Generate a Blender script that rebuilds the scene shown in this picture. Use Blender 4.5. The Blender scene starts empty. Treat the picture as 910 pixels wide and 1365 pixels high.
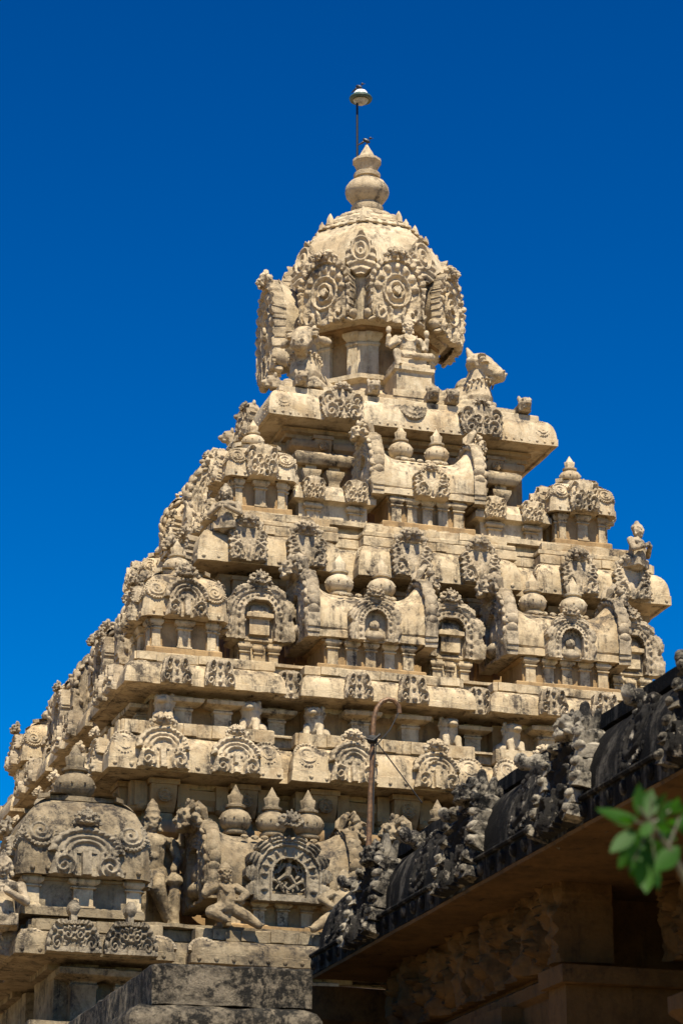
import bpy, math, random
from mathutils import Vector, Matrix, noise, Euler
random.seed(7)
PI = math.pi; R = math.radians
sc = bpy.context.scene
COL = sc.collection

# ------------------------------------------------------------------ mesh builder
REL = []
class MB:
    def __init__(s): s.v = []; s.f = []
    def add(s, vs, fs):
        b = len(s.v); s.v += [tuple(p) for p in vs]; s.f += [tuple(i + b for i in f) for f in fs]
    def xf(s, M, start=0):
        for i in range(start, len(s.v)): s.v[i] = tuple(M @ Vector(s.v[i]))
    def join(s, o, M=None):
        s.add([M @ Vector(p) for p in o.v] if M else o.v, o.f)
    def box(s, x0, x1, y0, y1, z0, z1, tx=0, ty=0):
        s.add([(x0,y0,z0),(x1,y0,z0),(x1,y1,z0),(x0,y1,z0),(x0+tx,y0+ty,z1),(x1-tx,y0+ty,z1),(x1-tx,y1-ty,z1),(x0+tx,y1-ty,z1)],
              [(0,3,2,1),(4,5,6,7),(0,1,5,4),(1,2,6,5),(2,3,7,6),(3,0,4,7)])
    def lathe(s, prof, n=16, c=(0,0,0), mod=None):
        vs = []; fs = []
        for k, (r, z) in enumerate(prof):
            for i in range(n):
                a = 2*PI*i/n; rr = r*(mod(k, a) if mod else 1)
                vs.append((c[0]+rr*math.cos(a), c[1]+rr*math.sin(a), c[2]+z))
        for k in range(len(prof)-1):
            for i in range(n):
                j = (i+1) % n; fs.append((k*n+i, k*n+j, (k+1)*n+j, (k+1)*n+i))
        fs.append(tuple(reversed(range(n)))); fs.append(tuple(range((len(prof)-1)*n, len(prof)*n)))
        s.add(vs, fs)
    def ell(s, c, r, rot=None, n=10, m=6):
        vs = [(0,0,-1)]
        for j in range(1, m):
            p = -PI/2+PI*j/m
            for i in range(n): vs.append((math.cos(p)*math.cos(2*PI*i/n), math.cos(p)*math.sin(2*PI*i/n), math.sin(p)))
        vs.append((0,0,1)); fs = []
        for i in range(n): fs.append((0, 1+(i+1) % n, 1+i))
        for j in range(m-2):
            for i in range(n):
                a = 1+j*n; fs.append((a+i, a+(i+1) % n, a+n+(i+1) % n, a+n+i))
        a = 1+(m-2)*n
        for i in range(n): fs.append((a+i, a+(i+1) % n, len(vs)-1))
        if isinstance(r, (int, float)): r = (r, r, r)
        M = Matrix.Translation(c) @ (Euler(rot).to_matrix().to_4x4() if rot else Matrix()) @ Matrix.Diagonal((*r, 1))
        s.add([M @ Vector(p) for p in vs], fs)
    def tube(s, pts, rad, n=8):
        pts = [Vector(p) for p in pts]
        if isinstance(rad, (int, float)): rad = [rad]*len(pts)
        vs = []; fs = []
        ref = Vector((0,0,1))
        for k, p in enumerate(pts):
            d = (pts[min(k+1, len(pts)-1)]-pts[max(k-1, 0)]).normalized()
            if abs(d.dot(ref)) > .95: ref = Vector((0,1,0)) if abs(d.y) < .9 else Vector((1,0,0))
            a = d.cross(ref).normalized(); b = d.cross(a).normalized(); ref = -b if False else ref
            for i in range(n):
                t = 2*PI*i/n; vs.append(p+(a*math.cos(t)+b*math.sin(t))*rad[k])
        for k in range(len(pts)-1):
            for i in range(n):
                j = (i+1) % n; fs.append((k*n+i, (k+1)*n+i, (k+1)*n+j, k*n+j))
        fs.append(tuple(range(n))); fs.append(tuple(reversed(range((len(pts)-1)*n, len(pts)*n))))
        s.add(vs, fs)
    def cap(s, p0, r0, p1, r1, n=10):
        s.tube([p0, p1], [r0, r1], n); s.ell(p0, r0*1.01, n=n); s.ell(p1, r1*1.01, n=n)
    def sweep(s, poly, prof, step=.14, caps=True):
        """poly: CCW corner list, prof: (outward offset, z) from bottom to top"""
        n = len(poly); P = [Vector((p[0], p[1])) for p in poly]; nor = []
        for i in range(n):
            d = (P[(i+1) % n]-P[i]).normalized(); nor.append(Vector((d.y, -d.x)))
        base = []; off = []
        for i in range(n):
            n0 = nor[i-1]; n1 = nor[i]; m = (n0+n1); m = m/max(.3, m.dot(n1))
            n2 = nor[(i+1) % n]; q = (n1+n2); q = q/max(.3, q.dot(n1))
            L = (P[(i+1) % n]-P[i]).length; k = max(1, int(L/step)) if step else 1
            for j in range(k):
                t = j/k; base.append((P[i], P[(i+1) % n], t)); off.append((m, q))
        N = len(base); vs = []; fs = []
        for (o, z) in prof:
            for (a, b, t), (m, q) in zip(base, off):
                A = a+m*o; B = b+q*o; p = A+(B-A)*t; vs.append((p.x, p.y, z))
        for k in range(len(prof)-1):
            for i in range(N):
                j = (i+1) % N; fs.append((k*N+i, k*N+j, (k+1)*N+j, (k+1)*N+i))
        if caps:
            fs.append(tuple(reversed(range(N)))); fs.append(tuple(range((len(prof)-1)*N, len(prof)*N)))
        s.add(vs, fs)
    def rect(s, x0, x1, y0, y1, prof, step=.14): s.sweep([(x0,y0),(x1,y0),(x1,y1),(x0,y1)], prof, step)
    def relief(s, fn, W, H, D=.05, T=.08, nx=40, nz=40, M=None, seed=None, noi=1.0):
        st = len(s.v); g = {}; vs = []; fs = []; sd_ = seed if seed is not None else len(REL)*1.37; REL.append(1)
        for j in range(nz+1):
            for i in range(nx+1):
                x = -1+2*i/nx; z = j/nz; wv = noise.noise_vector(Vector((x*2.2, z*2.2, sd_)))*.055*noi
                h = fn(max(-1, min(1, x+wv.x*(1-abs(x)))), max(0, min(1, z+wv.y*(1-abs(2*z-1)))))
                if h is None: continue
                q2 = Vector((x*10, z*10, sd_+5)); h += noi*(.20*noise.noise(q2)+.22*abs(noise.noise(q2*2.1))-.06)
                if noise.noise(Vector((x*2.7, z*2.7, sd_+9))) > .42+.3*(1-noi): h *= .5
                g[i, j] = len(vs); vs.append((x*W/2, -h*D, z*H))
        cells = set()
        for j in range(nz):
            for i in range(nx):
                q = [(i,j),(i+1,j),(i+1,j+1),(i,j+1)]
                if all(c in g for c in q): cells.add((i,j)); fs.append(tuple(g[c] for c in q))
        back = {}
        def bk(c):
            if c not in back:
                p = vs[g[c]]; back[c] = len(vs); vs.append((p[0], T, p[2]))
            return back[c]
        for (i,j) in list(cells):
            for (di,dj,a,b) in ((0,-1,(i,j),(i+1,j)),(1,0,(i+1,j),(i+1,j+1)),(0,1,(i+1,j+1),(i,j+1)),(-1,0,(i,j+1),(i,j))):
                if (i+di,j+dj) not in cells: fs.append((g[a], bk(a), bk(b), g[b]))
        s.add(vs, fs)
        if M: s.xf(M, st)
    def rough(s, amp=.006, sc_=9.0, seed=0, start=0):
        o = Vector((seed*3.1, seed*1.7, seed*.9))
        for i in range(start, len(s.v)):
            p = Vector(s.v[i]); d = noise.noise_vector(p*sc_+o)*amp+noise.noise_vector(p*sc_*3+o)*amp*.5
            s.v[i] = tuple(p+d)
        return s
    def mesh(s, name, mat, ang=38):
        me = bpy.data.meshes.new(name); me.from_pydata(s.v, [], s.f); me.materials.append(mat)
        me.polygons.foreach_set('use_smooth', [True]*len(me.polygons)); me.set_sharp_from_angle(angle=R(ang)); me.update()
        return me

PZ = 1.22
def link(name, me, parent=None, loc=(0,0,0), rz=0, scale=1, rx=0, ry=0, **kw):
    if isinstance(me, list): me = me[len(COL.objects) % len(me)]
    o = bpy.data.objects.new(name, me); COL.objects.link(o); o.location = loc; o.rotation_euler = (rx, ry, rz)
    o.scale = (scale,)*3 if isinstance(scale, (int, float)) else scale
    if parent: o.parent = parent
    for k, v in kw.items(): o[k] = v
    return o
def thing(name, label, cat, loc=(0,0,0), rz=0, me=None, group=None, scale=1, rx=0):
    o = link(name, me, None, loc, rz, scale, rx); o['label'] = label; o['category'] = cat
    if group: o['group'] = group
    return o
ALLV = []
def clone(o, parent=None, loc=None, rz=None, scale=None):
    c = o.copy(); COL.objects.link(c)
    if c.data and c.data.name.split('.')[0] in ('gable_ornament', 'corner_medallion'):
        for lst in ALLV:
            if c.data in lst: c.data = lst[random.randrange(len(lst))]; break
    if parent is not None: c.parent = parent
    if loc is not None: c.location = loc
    if rz is not None: c.rotation_euler.z = rz
    if scale is not None: c.scale = (scale,)*3 if isinstance(scale, (int, float)) else scale
    for ch in list(o.children): clone(ch, c)
    return c
def sculpt(fill, voxel, name, mat, smooth=3, amp=.0):
    mb = MB(); fill(mb); me = bpy.data.meshes.new('t'); me.from_pydata(mb.v, [], mb.f)
    o = bpy.data.objects.new('t', me); COL.objects.link(o)
    m = o.modifiers.new('r', 'REMESH'); m.mode = 'VOXEL'; m.voxel_size = voxel
    if smooth:
        q = o.modifiers.new('s', 'SMOOTH'); q.factor = .5; q.iterations = smooth
    dg = bpy.context.evaluated_depsgraph_get(); dg.update()
    r = bpy.data.meshes.new_from_object(o.evaluated_get(dg)); r.name = name
    r.materials.clear(); r.materials.append(mat)
    if amp:
        for v in r.vertices: v.co += noise.noise_vector(v.co*14)*amp
    r.polygons.foreach_set('use_smooth', [True]*len(r.polygons))
    bpy.data.objects.remove(o); bpy.data.meshes.remove(me)
    return r

# ------------------------------------------------------------------ materials
def newmat(name):
    m = bpy.data.materials.new(name); m.use_nodes = True; nt = m.node_tree; nt.nodes.clear()
    out = nt.nodes.new('ShaderNodeOutputMaterial'); b = nt.nodes.new('ShaderNodeBsdfPrincipled')
    nt.links.new(b.outputs[0], out.inputs[0]); return m, nt, b
def stone(name, light, mid, dark, grime, gcov=.5, up=.5, streak=.4, bump=.35, scale=1.0, rough=.9, spots=None, patch=.5, ovar=.3, spec=.2):
    light, mid, dark, grime = [tuple(x*.62 for x in c) for c in (light, mid, dark, grime)]
    if spots: spots = tuple(x*.62 for x in spots)
    m, nt, b = newmat(name); N = nt.nodes.new; L = nt.links.new
    geo = N('ShaderNodeNewGeometry'); pos = geo.outputs['Position']
    def nz(sc_, det=6, ro=.6, vec=None, dist=0):
        n = N('ShaderNodeTexNoise'); n.inputs['Scale'].default_value = sc_*scale; n.inputs['Detail'].default_value = det
        n.inputs['Roughness'].default_value = ro; n.inputs['Distortion'].default_value = dist
        L(vec or pos, n.inputs['Vector']); return n.outputs['Fac']
    def ramp(src, a, b_, c0=(0,0,0,1), c1=(1,1,1,1)):
        r = N('ShaderNodeValToRGB'); r.color_ramp.elements[0].position = a; r.color_ramp.elements[1].position = b_
        r.color_ramp.elements[0].color = c0; r.color_ramp.elements[1].color = c1; L(src, r.inputs[0]); return r.outputs[0]
    def mix(f, a, b_, t='MIX'):
        x = N('ShaderNodeMix'); x.data_type = 'RGBA'; x.blend_type = t
        for i, s in ((0, f), (6, a), (7, b_)):
            if isinstance(s, bpy.types.NodeSocket): L(s, x.inputs[i])
            elif i == 0: x.inputs[0].default_value = s
            else: x.inputs[i].default_value = (*s, 1)
        return x.outputs[2]
    def mth(op, a, b_=0):
        x = N('ShaderNodeMath'); x.operation = op; x.use_clamp = True
        for i, s in ((0, a), (1, b_)):
            if isinstance(s, bpy.types.NodeSocket): L(s, x.inputs[i])
            else: x.inputs[i].default_value = s
        return x.outputs[0]
    col = mix(ramp(nz(1.9, 7, .7), .38, .60), mid, light)
    col = mix(mth('MULTIPLY', ramp(nz(5.5, 8, .7), .48, .68), .75), col, dark)
    col = mix(mth('MULTIPLY', ramp(nz(38, 4, .7), .5, .72), .35), col, dark)
    oi = N('ShaderNodeObjectInfo')
    col = mix(mth('MULTIPLY', ramp(nz(.9, 6, .62, dist=.8), .50, .535), patch), col, tuple(min(.8, c*1.12) for c in light))
    col = mix(mth('MULTIPLY', ramp(nz(1.15, 7, .68, dist=1.2), .56, .60), patch), col, tuple(c*.8 for c in mid))
    col = mix(mth('MULTIPLY', oi.outputs['Random'], ovar), col, light)
    sep = N('ShaderNodeSeparateXYZ'); L(geo.outputs['Normal'], sep.inputs[0])
    upf = ramp(sep.outputs[2], .1, .8)
    mp = N('ShaderNodeMapping'); mp.inputs['Scale'].default_value = (7, 7, .9); L(pos, mp.inputs[0])
    st = mth('MULTIPLY', ramp(nz(1.0, 5, .7, mp.outputs[0]), .50, .66), streak)
    g1 = ramp(nz(2.2, 9, .75, dist=.5), .63-.24*gcov, .69-.16*gcov)
    g2 = mth('MULTIPLY', mth('MULTIPLY', upf, ramp(nz(5.0, 9, .78), .42, .56)), up)
    fine = ramp(nz(17, 6, .8), .36, .54)
    g = mth('ADD', mth('MULTIPLY', mth('MULTIPLY', g1, gcov*1.2), fine), mth('ADD', g2, mth('MULTIPLY', st, fine)))
    col = mix(g, col, grime)
    if spots: col = mix(ramp(nz(9, 7, .75), .57, .63), col, spots)
    L(col, b.inputs['Base Color']); b.inputs['Roughness'].default_value = rough
    b.inputs['Specular IOR Level'].default_value = spec
    bp = N('ShaderNodeBump'); bp.inputs['Strength'].default_value = bump; bp.inputs['Distance'].default_value = .03
    hh = mth('ADD', mth('MULTIPLY', nz(9, 8, .7), .6), mth('MULTIPLY', nz(45, 5, .7), .4))
    L(hh, bp.inputs['Height']); L(bp.outputs[0], b.inputs['Normal'])
    return m
def flat(name, c, rough=.6, metal=0, var=.25, sc_=20):
    m, nt, b = newmat(name)
    n = nt.nodes.new('ShaderNodeTexNoise'); n.inputs['Scale'].default_value = sc_; n.inputs['Detail'].default_value = 5
    g = nt.nodes.new('ShaderNodeNewGeometry'); nt.links.new(g.outputs['Position'], n.inputs['Vector'])
    r = nt.nodes.new('ShaderNodeValToRGB'); r.color_ramp.elements[0].position = .35; r.color_ramp.elements[1].position = .65
    r.color_ramp.elements[0].color = (*[x*(1-var) for x in c], 1); r.color_ramp.elements[1].color = (*[min(1, x*(1+var)) for x in c], 1)
    nt.links.new(n.outputs['Fac'], r.inputs[0]); nt.links.new(r.outputs[0], b.inputs['Base Color'])
    b.inputs['Roughness'].default_value = rough; b.inputs['Metallic'].default_value = metal
    return m
CREAM = stone('limewashed_masonry', (.80,.645,.42), (.58,.42,.23), (.33,.205,.10), (.095,.075,.055), .54, .70, .85, .55)
UPPER = stone('pale_masonry', (.85,.71,.49), (.66,.49,.285), (.38,.25,.13), (.13,.105,.078), .42, .58, .7, .5)
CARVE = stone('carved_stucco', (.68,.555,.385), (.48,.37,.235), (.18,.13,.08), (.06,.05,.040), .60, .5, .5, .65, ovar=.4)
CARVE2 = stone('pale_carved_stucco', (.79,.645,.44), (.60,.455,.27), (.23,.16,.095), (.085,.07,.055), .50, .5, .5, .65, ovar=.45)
LOWER = stone('shaded_grey_brown_masonry', (.42,.335,.215), (.27,.20,.115), (.15,.105,.06), (.045,.037,.03), .60, .65, .7, .7)  # own grey-brown, with the dimness of the lower tiers painted in
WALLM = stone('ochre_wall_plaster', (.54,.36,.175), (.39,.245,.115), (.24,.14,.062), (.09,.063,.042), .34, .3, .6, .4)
BLACK = stone('blackened_masonry', (.04,.036,.032), (.02,.018,.016), (.010,.010,.009), (.008,.008,.008), .5, .2, .5, .7, spots=(.34,.30,.24), patch=0, ovar=0, spec=.1)
BLACK2 = stone('black_plaster', (.012,.011,.010), (.008,.0075,.007), (.006,.006,.006), (.30,.27,.225), .12, .0, .45, .8, patch=0, ovar=0, spec=.08)
LUMP = stone('lichen_stained_stucco', (.56,.49,.375), (.20,.17,.125), (.05,.042,.034), (.014,.013,.012), .95, .1, .9, .9, patch=.2, ovar=.15)
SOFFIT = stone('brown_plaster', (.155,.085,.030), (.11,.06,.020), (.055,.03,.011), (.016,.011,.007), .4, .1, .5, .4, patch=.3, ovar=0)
BLOCK = stone('mottled_grey_masonry', (.30,.25,.18), (.14,.115,.08), (.06,.05,.042), (.013,.012,.010), .95, .5, .9, .9, spots=(.03,.027,.022), patch=.2)
CARVE_D = stone('shaded_carved_stucco', (.46,.385,.275), (.30,.24,.16), (.12,.092,.06), (.04,.034,.028), .60, .5, .5, .7, ovar=.2)  # darker copy of the carved stucco, low-tier dimness put into its colour
TAN = stone('shaded_tan_masonry', (.50,.395,.25), (.33,.24,.135), (.19,.13,.07), (.055,.045,.035), .55, .55, .6, .65)  # tan with the shade under the cornice above mixed into the colour
RUST = flat('rusty_pipe_paint', (.12,.062,.026), .6, .2, .5, 30)
DARKM = flat('dark_metal', (.012,.013,.014), .5, .3)
CORD = flat('black_cord', (.012,.011,.01), .8)
FEATH = flat('dark_feathers', (.010,.010,.013), .5)
WHITE = flat('white_enamel', (.7,.7,.66), .35, 0, .1)
GREENM = flat('green_enamel', (.03,.06,.045), .4, 0, .2)

# ------------------------------------------------------------------ carved relief patterns (x in -1..1, z in 0..1)
def bump(d, w): d = abs(d)/w; return max(0, 1-d*d)
def spiral(x, z, cx, cz, r0, s=1, turns=2.0, asp=1.0):
    dx = (x-cx); dz = (z-cz)*asp; r = math.hypot(dx, dz)
    if r > r0: return 0
    ph = r/r0*turns-math.atan2(dz, dx*s)/(2*PI)
    return (.35+.65*(.5+.5*math.cos(2*PI*ph)))*min(1, (1-r/r0)*6)
def f_shield(x, z):
    a = abs(x)
    if z < .1: lim = .80+1.4*z
    elif z < .72: lim = .90+.05*math.cos(z*34)
    else: lim = .92*math.sqrt(max(0, 1-((z-.72)/.29)**2))+.02
    if a > lim: return None
    h = .25
    if a > .42+.10*math.cos(z*7):
        h = .55+.35*abs(math.cos(z*22+a*9))
        h += .5*bump(a-.66, .12)*(.5+.5*math.cos(z*60))
    h = max(h, 1.5*spiral(x, z, .55 if x > 0 else -.55, .2, .36, 1 if x > 0 else -1, 1.6, 1.1))
    h = max(h, 1.2*spiral(x, z, .30 if x > 0 else -.30, .08, .2, -1 if x > 0 else 1, 1.2, 1.1))
    h = max(h, 1.0*bump(a, .13)*bump(z-.28, .25))
    return h
def f_arch(x, z):      # horseshoe with beaded rim, arched niche and scroll feet
    a = abs(x); r = math.hypot(x*.95, (z-.46)*1.75)
    if z > .46:
        if r > .93+.05*abs(math.cos(11*math.atan2(z-.46, x))): return None
    elif a > .80+.20*(.46-z)/.46: return None
    th = math.atan2((z-.46)*1.75, x)
    rr = r if z > .46 else a+.02
    h = .3+.8*bump(rr-.82, .10)*(.45+.55*abs(math.cos(13*th+z*9)))
    h = max(h, .75*bump(rr-.60, .10)); h = max(h, .9*bump(rr-.42, .09))
    if a < .12 and z < .50: h = max(h, .95)
    elif a < .26 and z < .45: h = -.3
    h = max(h, 1.4*spiral(x, z, .6 if x > 0 else -.6, .17, .34, 1 if x > 0 else -1, 1.8, 1.3))
    return h
def f_volute(x, z):    # paired volutes, narrow top
    a = abs(x); lim = .98 if z < .35 else .98-.30*((z-.35)/.65)
    if z > .9: lim *= 1-.5*((z-.9)/.1)
    if a > lim: return None
    h = .3
    h = max(h, 1.3*spiral(x, z, .62 if x > 0 else -.62, .2, .34, 1 if x > 0 else -1, 1.5, 1.2))
    e = math.hypot((a-.48+.1*(z-.6))/.24, (z-.66)/.30)
    if e < 1: h = max(h, .9+.5*math.cos(e*9))
    h = max(h, 1.1*bump(math.hypot(x/.2, (z-.85)/.14), 1)); h = max(h, 1.0*bump(math.hypot(x/.16, (z-.5)/.15), 1))
    h = max(h, 1.0*bump(math.hypot(x/.2, (z-.14)/.13), 1))
    return h
def f_leaf(x, z):      # broad scrolled foliage plate
    a = abs(x); s = .04*math.cos(z*26)
    lim = .82+.6*z if z < .25 else (.97+s if z < .7 else (.97+s)*math.sqrt(max(0, 1-((z-.7)/.32)**2)))
    if a > lim: return None
    h = .35
    for cx, cz, r0, sg, t in ((.55,.22,.38,1,1.8),(.62,.62,.34,-1,1.6),(.22,.45,.24,-1,1.3),(.2,.12,.22,1,1.2)):
        h = max(h, 1.25*spiral(x, z, cx if x > 0 else -cx, cz, r0, sg if x > 0 else -sg, t, 1.1))
    return max(h, .8*bump(a, .12))
def f_fan(x, z):       # low fan with ribbed rim, knob stem on top
    a = abs(x)
    if z > .62:
        e = bump(math.hypot(x/.22, (z-.86)/.15), 1); st = a < .12
        if not (st or e > 0): return None
        return .5+e*.7
    r = math.hypot(x*.95, (z-.03)*1.6)
    lim = 1.0 if z < .12 else 1.02*math.cos((z-.12)*1.9)
    if a > lim: return None
    d = lim-a
    h = .4
    if d < .16 or z > .53: h = .55+.5*abs(math.cos((math.atan2(z, x))*17))
    else:
        th = math.atan2(z, a+.001); h = .45+.30*math.cos(th*22+r*14)*min(1, r*1.6)+.25*math.cos(r*34)
        h = max(h, 1.2*spiral(x, z, .62 if x > 0 else -.62, .16, .24, 1 if x > 0 else -1, 1.6, 1.3), 1.1*spiral(x, z, .22 if x > 0 else -.22, .34, .17, -1 if x > 0 else 1, 1.3, 1.3))
    if r < .25: h = .6+.5*math.cos(x*40)
    if z < .1 and d > .12: h = max(h, .9)
    return h
def f_disc(x, z):      # round medallion
    zz = (z-.5)*2; r = math.hypot(x, zz)
    if r > 1: return None
    th = math.atan2(zz, x)
    if r > .78: return .6+.6*abs(math.cos(12*th))*bump(r-.88, .13)
    return .35+1.0*spiral(x, zz, 0, 0, .78, 1, 2.2)
def f_ring(x, z):      # big horseshoe gable, open centre, flame leaves round the rim
    a = abs(x); zz = (z-.42)*1.72; r = math.hypot(x, zz); th = math.atan2(zz, a)
    if z < .42: r = max(a*1.0, abs(x)); th = -(.42-z)*1.6
    fl = abs(math.sin(th*4.6+.3))**.6
    out = .84+.16*fl
    if z < .42 and a > out: return None
    if z >= .42 and r > out: return None
    if r < .40 and z > .05: return None
    if z < .05 and a < .36: return None
    if r < .46: return .9
    if r < .66: return .45+.55*bump(r-.56, .05)*(.55+.45*math.cos(th*26)) + .35*bump(r-.48, .03)
    if r < .72: return .75
    return .45+.6*fl*bump(r-.84, .16)+.25*math.cos(r*60+th*8)*.5
def f_nasi(x, z):      # large dome gable: beaded border, scroll roundels, central boss
    a = abs(x); zz = (z-.5)*2; r = math.hypot(x, zz*.98)
    if z > .5:
        if r > .97+.03*math.cos(20*math.atan2(zz, x)): return None
    else:
        if a > .97-.12*(.5-z)*2: return None
        if z < .10 and a > .9-.8*(.10-z)*4: return None
    th = math.atan2(zz, x); e = max(a*.98, .0) if z < .5 else r
    h = .35
    if e > .80: h = .65+.45*abs(math.cos(14*th))
    for k in range(7):
        t = PI*(k/6); cx = .62*math.cos(t); cz = .52+.30*math.sin(t)
        h = max(h, 1.1*bump(math.hypot(x-cx, (z-cz)*2), .17))
    rr = math.hypot(x, (z-.46)*1.9)
    if rr < .48: h = .55+.4*math.cos(rr*28)
    if rr < .12: h = 1.3
    if z < .22: h = max(h, 1.15*spiral(x, z, .5 if x > 0 else -.5, .12, .4, 1 if x > 0 else -1, 2, 1.6))
    return h
def f_heart(x, z):     # pointed leaf ornament
    a = abs(x); lim = math.sin(PI*min(1, z**.75))**.8*(.95 if z < .6 else .95) if z < .98 else .02
    lim *= (1+.05*math.cos(z*50))
    if a > max(lim, .04): return None
    rr = math.hypot(x, (z-.58)*2.1)
    h = .45+.4*math.cos(z*38+a*5)
    if rr < .62: h = .6+.45*math.cos(rr*22)
    return h

def mask(mb, c, w, lean=0, double=True):
    k = 'd' if double else 's'; MCNT[0] += 1
    if (k, MCNT[0] % 3) not in MC:
        me = sculpt(lambda q: mask_prims(q, (0,0,0), 2, 0, double), .05, 'm', CREAM, 1)
        vs = [v.co+noise.noise_vector(v.co*3.2+Vector((MCNT[0]*7.7,0,0)))*.07+noise.noise_vector(v.co*9)*.03 for v in me.vertices]
        MC[k, MCNT[0] % 3] = (vs, [tuple(p.vertices) for p in me.polygons]); bpy.data.meshes.remove(me)
    vs, fs = MC[k, MCNT[0] % 3]; C_ = Vector(c); mb.add([C_+v*(w/2) for v in vs], fs)
MC = {}; MCNT = [0]
def mask_prims(mb, c, w, lean=0, double=True):
    """fierce lion mask with crest leaves, w wide, at c, projecting to -y"""
    x0, y0, z0 = c; s = w/2
    def e(x, y, z, rx, ry, rz, rot=None): mb.ell((x0+x*s, y0+y*s, z0+z*s), (rx*s, ry*s, rz*s), rot, 8, 6)
    if double:
        for q in (-1, 1):
            e(q*.34, -.35, .10, .26, .34, .34); e(q*.36, -.62, -.06, .15, .22, .13); e(q*.26, -.6, .2, .10, .12, .08); e(q*.46, -.6, .2, .10, .12, .08)
            e(q*.30, -.25, .48, .16, .16, .18); e(q*.52, -.2, .40, .12, .14, .16); e(q*.80, -.1, -.05, .24, .2, .22); e(q*.72, -.2, .26, .16, .16, .16); e(q*.95, .0, -.35, .2, .16, .2); e(q*.36, -.5, -.28, .17, .2, .1)
            e(q*.12, -.2, .56, .10, .12, .16); e(q*1.1, -.05, -.1, .12, .12, .2)
        e(0, -.3, .25, .16, .2, .2)
    else:
        e(0, -.25, .1, .50, .42, .42); e(0, -.62, -.02, .2, .3, .16); e(0, -.5, -.34, .42, .3, .13); e(0, -.66, -.2, .3, .1, .05)
        for q in (-1, 1):
            e(q*.27, -.58, .20, .14, .16, .12); e(q*.3, -.52, .38, .24, .16, .07, (0, q*.5, 0)); e(q*.75, -.1, .0, .28, .2, .2); e(q*.55, -.1, .46, .16, .16, .22, (0, q*.7, 0))
            e(q*.85, -.05, .30, .16, .14, .14); e(q*.28, -.15, .62, .15, .14, .22, (0, q*.3, 0)); e(q*.5, -.4, -.25, .14, .2, .12); e(q*1.0, 0, -.25, .2, .14, .16)
        e(0, -.2, .70, .15, .16, .26)
    e(0, 0, -.1, .9, .2, .35)

def kudu(name, fn, W, H, mat, D=.05, T=.10, mw=.0, mz=.9, double=True, nx=40, nz=40, seed=1, lean=8, nvar=4, noi=.75):
    if nvar > 1: return [kudu(name, fn, W*(1+.03*math.sin(q*5+seed)), H*(1+.04*math.sin(q*3+seed)), mat, D, T, mw*(1+.08*math.cos(q*4)), mz, double, nx, nz, seed+q*17, lean, 1, noi) for q in range(nvar)]
    nx = int(nx*1.35); nz = int(nz*1.35)
    mb = MB(); mb.relief(fn, W, H, D*1.15, T, nx, nz, noi=noi)
    if mw: mask(mb, (0, -.02, mz*H), mw, double=double)
    mb.xf(Matrix.Rotation(R(-lean), 4, 'X')); mb.rough(.004, 22, seed)
    return mb.mesh(name, mat, 55)
K_SHIELD = kudu('gable_ornament', f_shield, .60, .50, CARVE, mw=.36, mz=1.12, D=.05)
K_ARCH = kudu('gable_ornament', f_arch, .62, .50, CARVE2, mw=.26, mz=1.12, D=.05, seed=2)
K_ARCH2 = kudu('gable_ornament', f_arch, .56, .50, CARVE, mw=.28, mz=1.12, D=.06, double=False, seed=5)
K_VOL = kudu('gable_ornament', f_volute, .40, .36, CARVE, D=.05, nx=34, nz=30, seed=3, lean=5)
K_LEAF = kudu('gable_ornament', f_leaf, .66, .48, CARVE, D=.06, mw=.24, mz=1.08, seed=4)
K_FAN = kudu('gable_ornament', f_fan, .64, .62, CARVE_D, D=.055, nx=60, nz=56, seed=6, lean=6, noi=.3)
K_SMALL = kudu('gable_ornament', f_leaf, .32, .32, CARVE2, D=.04, nx=30, nz=30, seed=7)
DISC = kudu('corner_medallion', f_disc, .36, .36, CARVE2, D=.04, T=.05, nx=34, nz=34, seed=8, lean=22, noi=.45)
HALF = kudu('corner_medallion', lambda x, z: f_disc(x, z*.5+.5) if True else None, .40, .20, CARVE, D=.03, T=.05, nx=30, nz=18, seed=9, lean=26, noi=.45)
HANG = kudu('hanging_medallion', lambda x, z: f_disc(x, z*.5), .42, .24, CARVE, D=.03, T=.05, nx=34, nz=20, seed=9, lean=26, noi=.45)

POT = [(.72,0),(.78,.05),(.78,.16),(.6,.2),(.62,.26),(.82,.34),(.97,.52),(1.02,.74),(.98,.92),(.84,1.08),(.62,1.18),(.50,1.24),(.50,1.30),(.66,1.34),(.68,1.44),(.55,1.48),(.42,1.52),(.42,1.62),(.50,1.9),(.46,1.96),(.36,2.0),(.2,2.25),(.02,2.5)]
def pot(mat, seed=0):
    mb = MB(); mb.lathe(POT, 24, mod=lambda k, a: 1+(.07*math.cos(8*a) if 16 <= k <= 19 else 0)); 
    for i in range(10):
        a = 2*PI*i/10; mb.ell((1.02*math.cos(a), 1.02*math.sin(a), .76), .07, n=6, m=4)
    mb.rough(.015, 3, seed); return mb.mesh('finial', mat, 50)
POT_C = pot(UPPER); POT_G = pot(LOWER, 3)

def pilaster_mesh(w, h, d=.12, cap=.5, mat=CREAM, shaft=1.0):
    """square engaged pilaster, back at y=0, cushion capital on top"""
    mb = MB(); c = w*cap; sh = w/2*shaft
    pr = [(0,0),(.0,h*.05),(-.012,h*.07),(-.012,h*.60),(.004,h*.63),(.004,h*.67),(-.014,h*.70),(-.005,h*.73),(c*.55,h*.80),(c*.6,h*.84),(c*.6,h*.90),(c*.5,h*.92),(-.0,h*.93),(-.0,h)]
    mb.rect(-sh, sh, -d, d, pr, .1); mb.rough(.003, 12); return mb.mesh('pilaster', mat, 40)

ALLV += [v for v in list(globals().values()) if isinstance(v, list) and v and isinstance(v[0], bpy.types.Mesh)]
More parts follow.
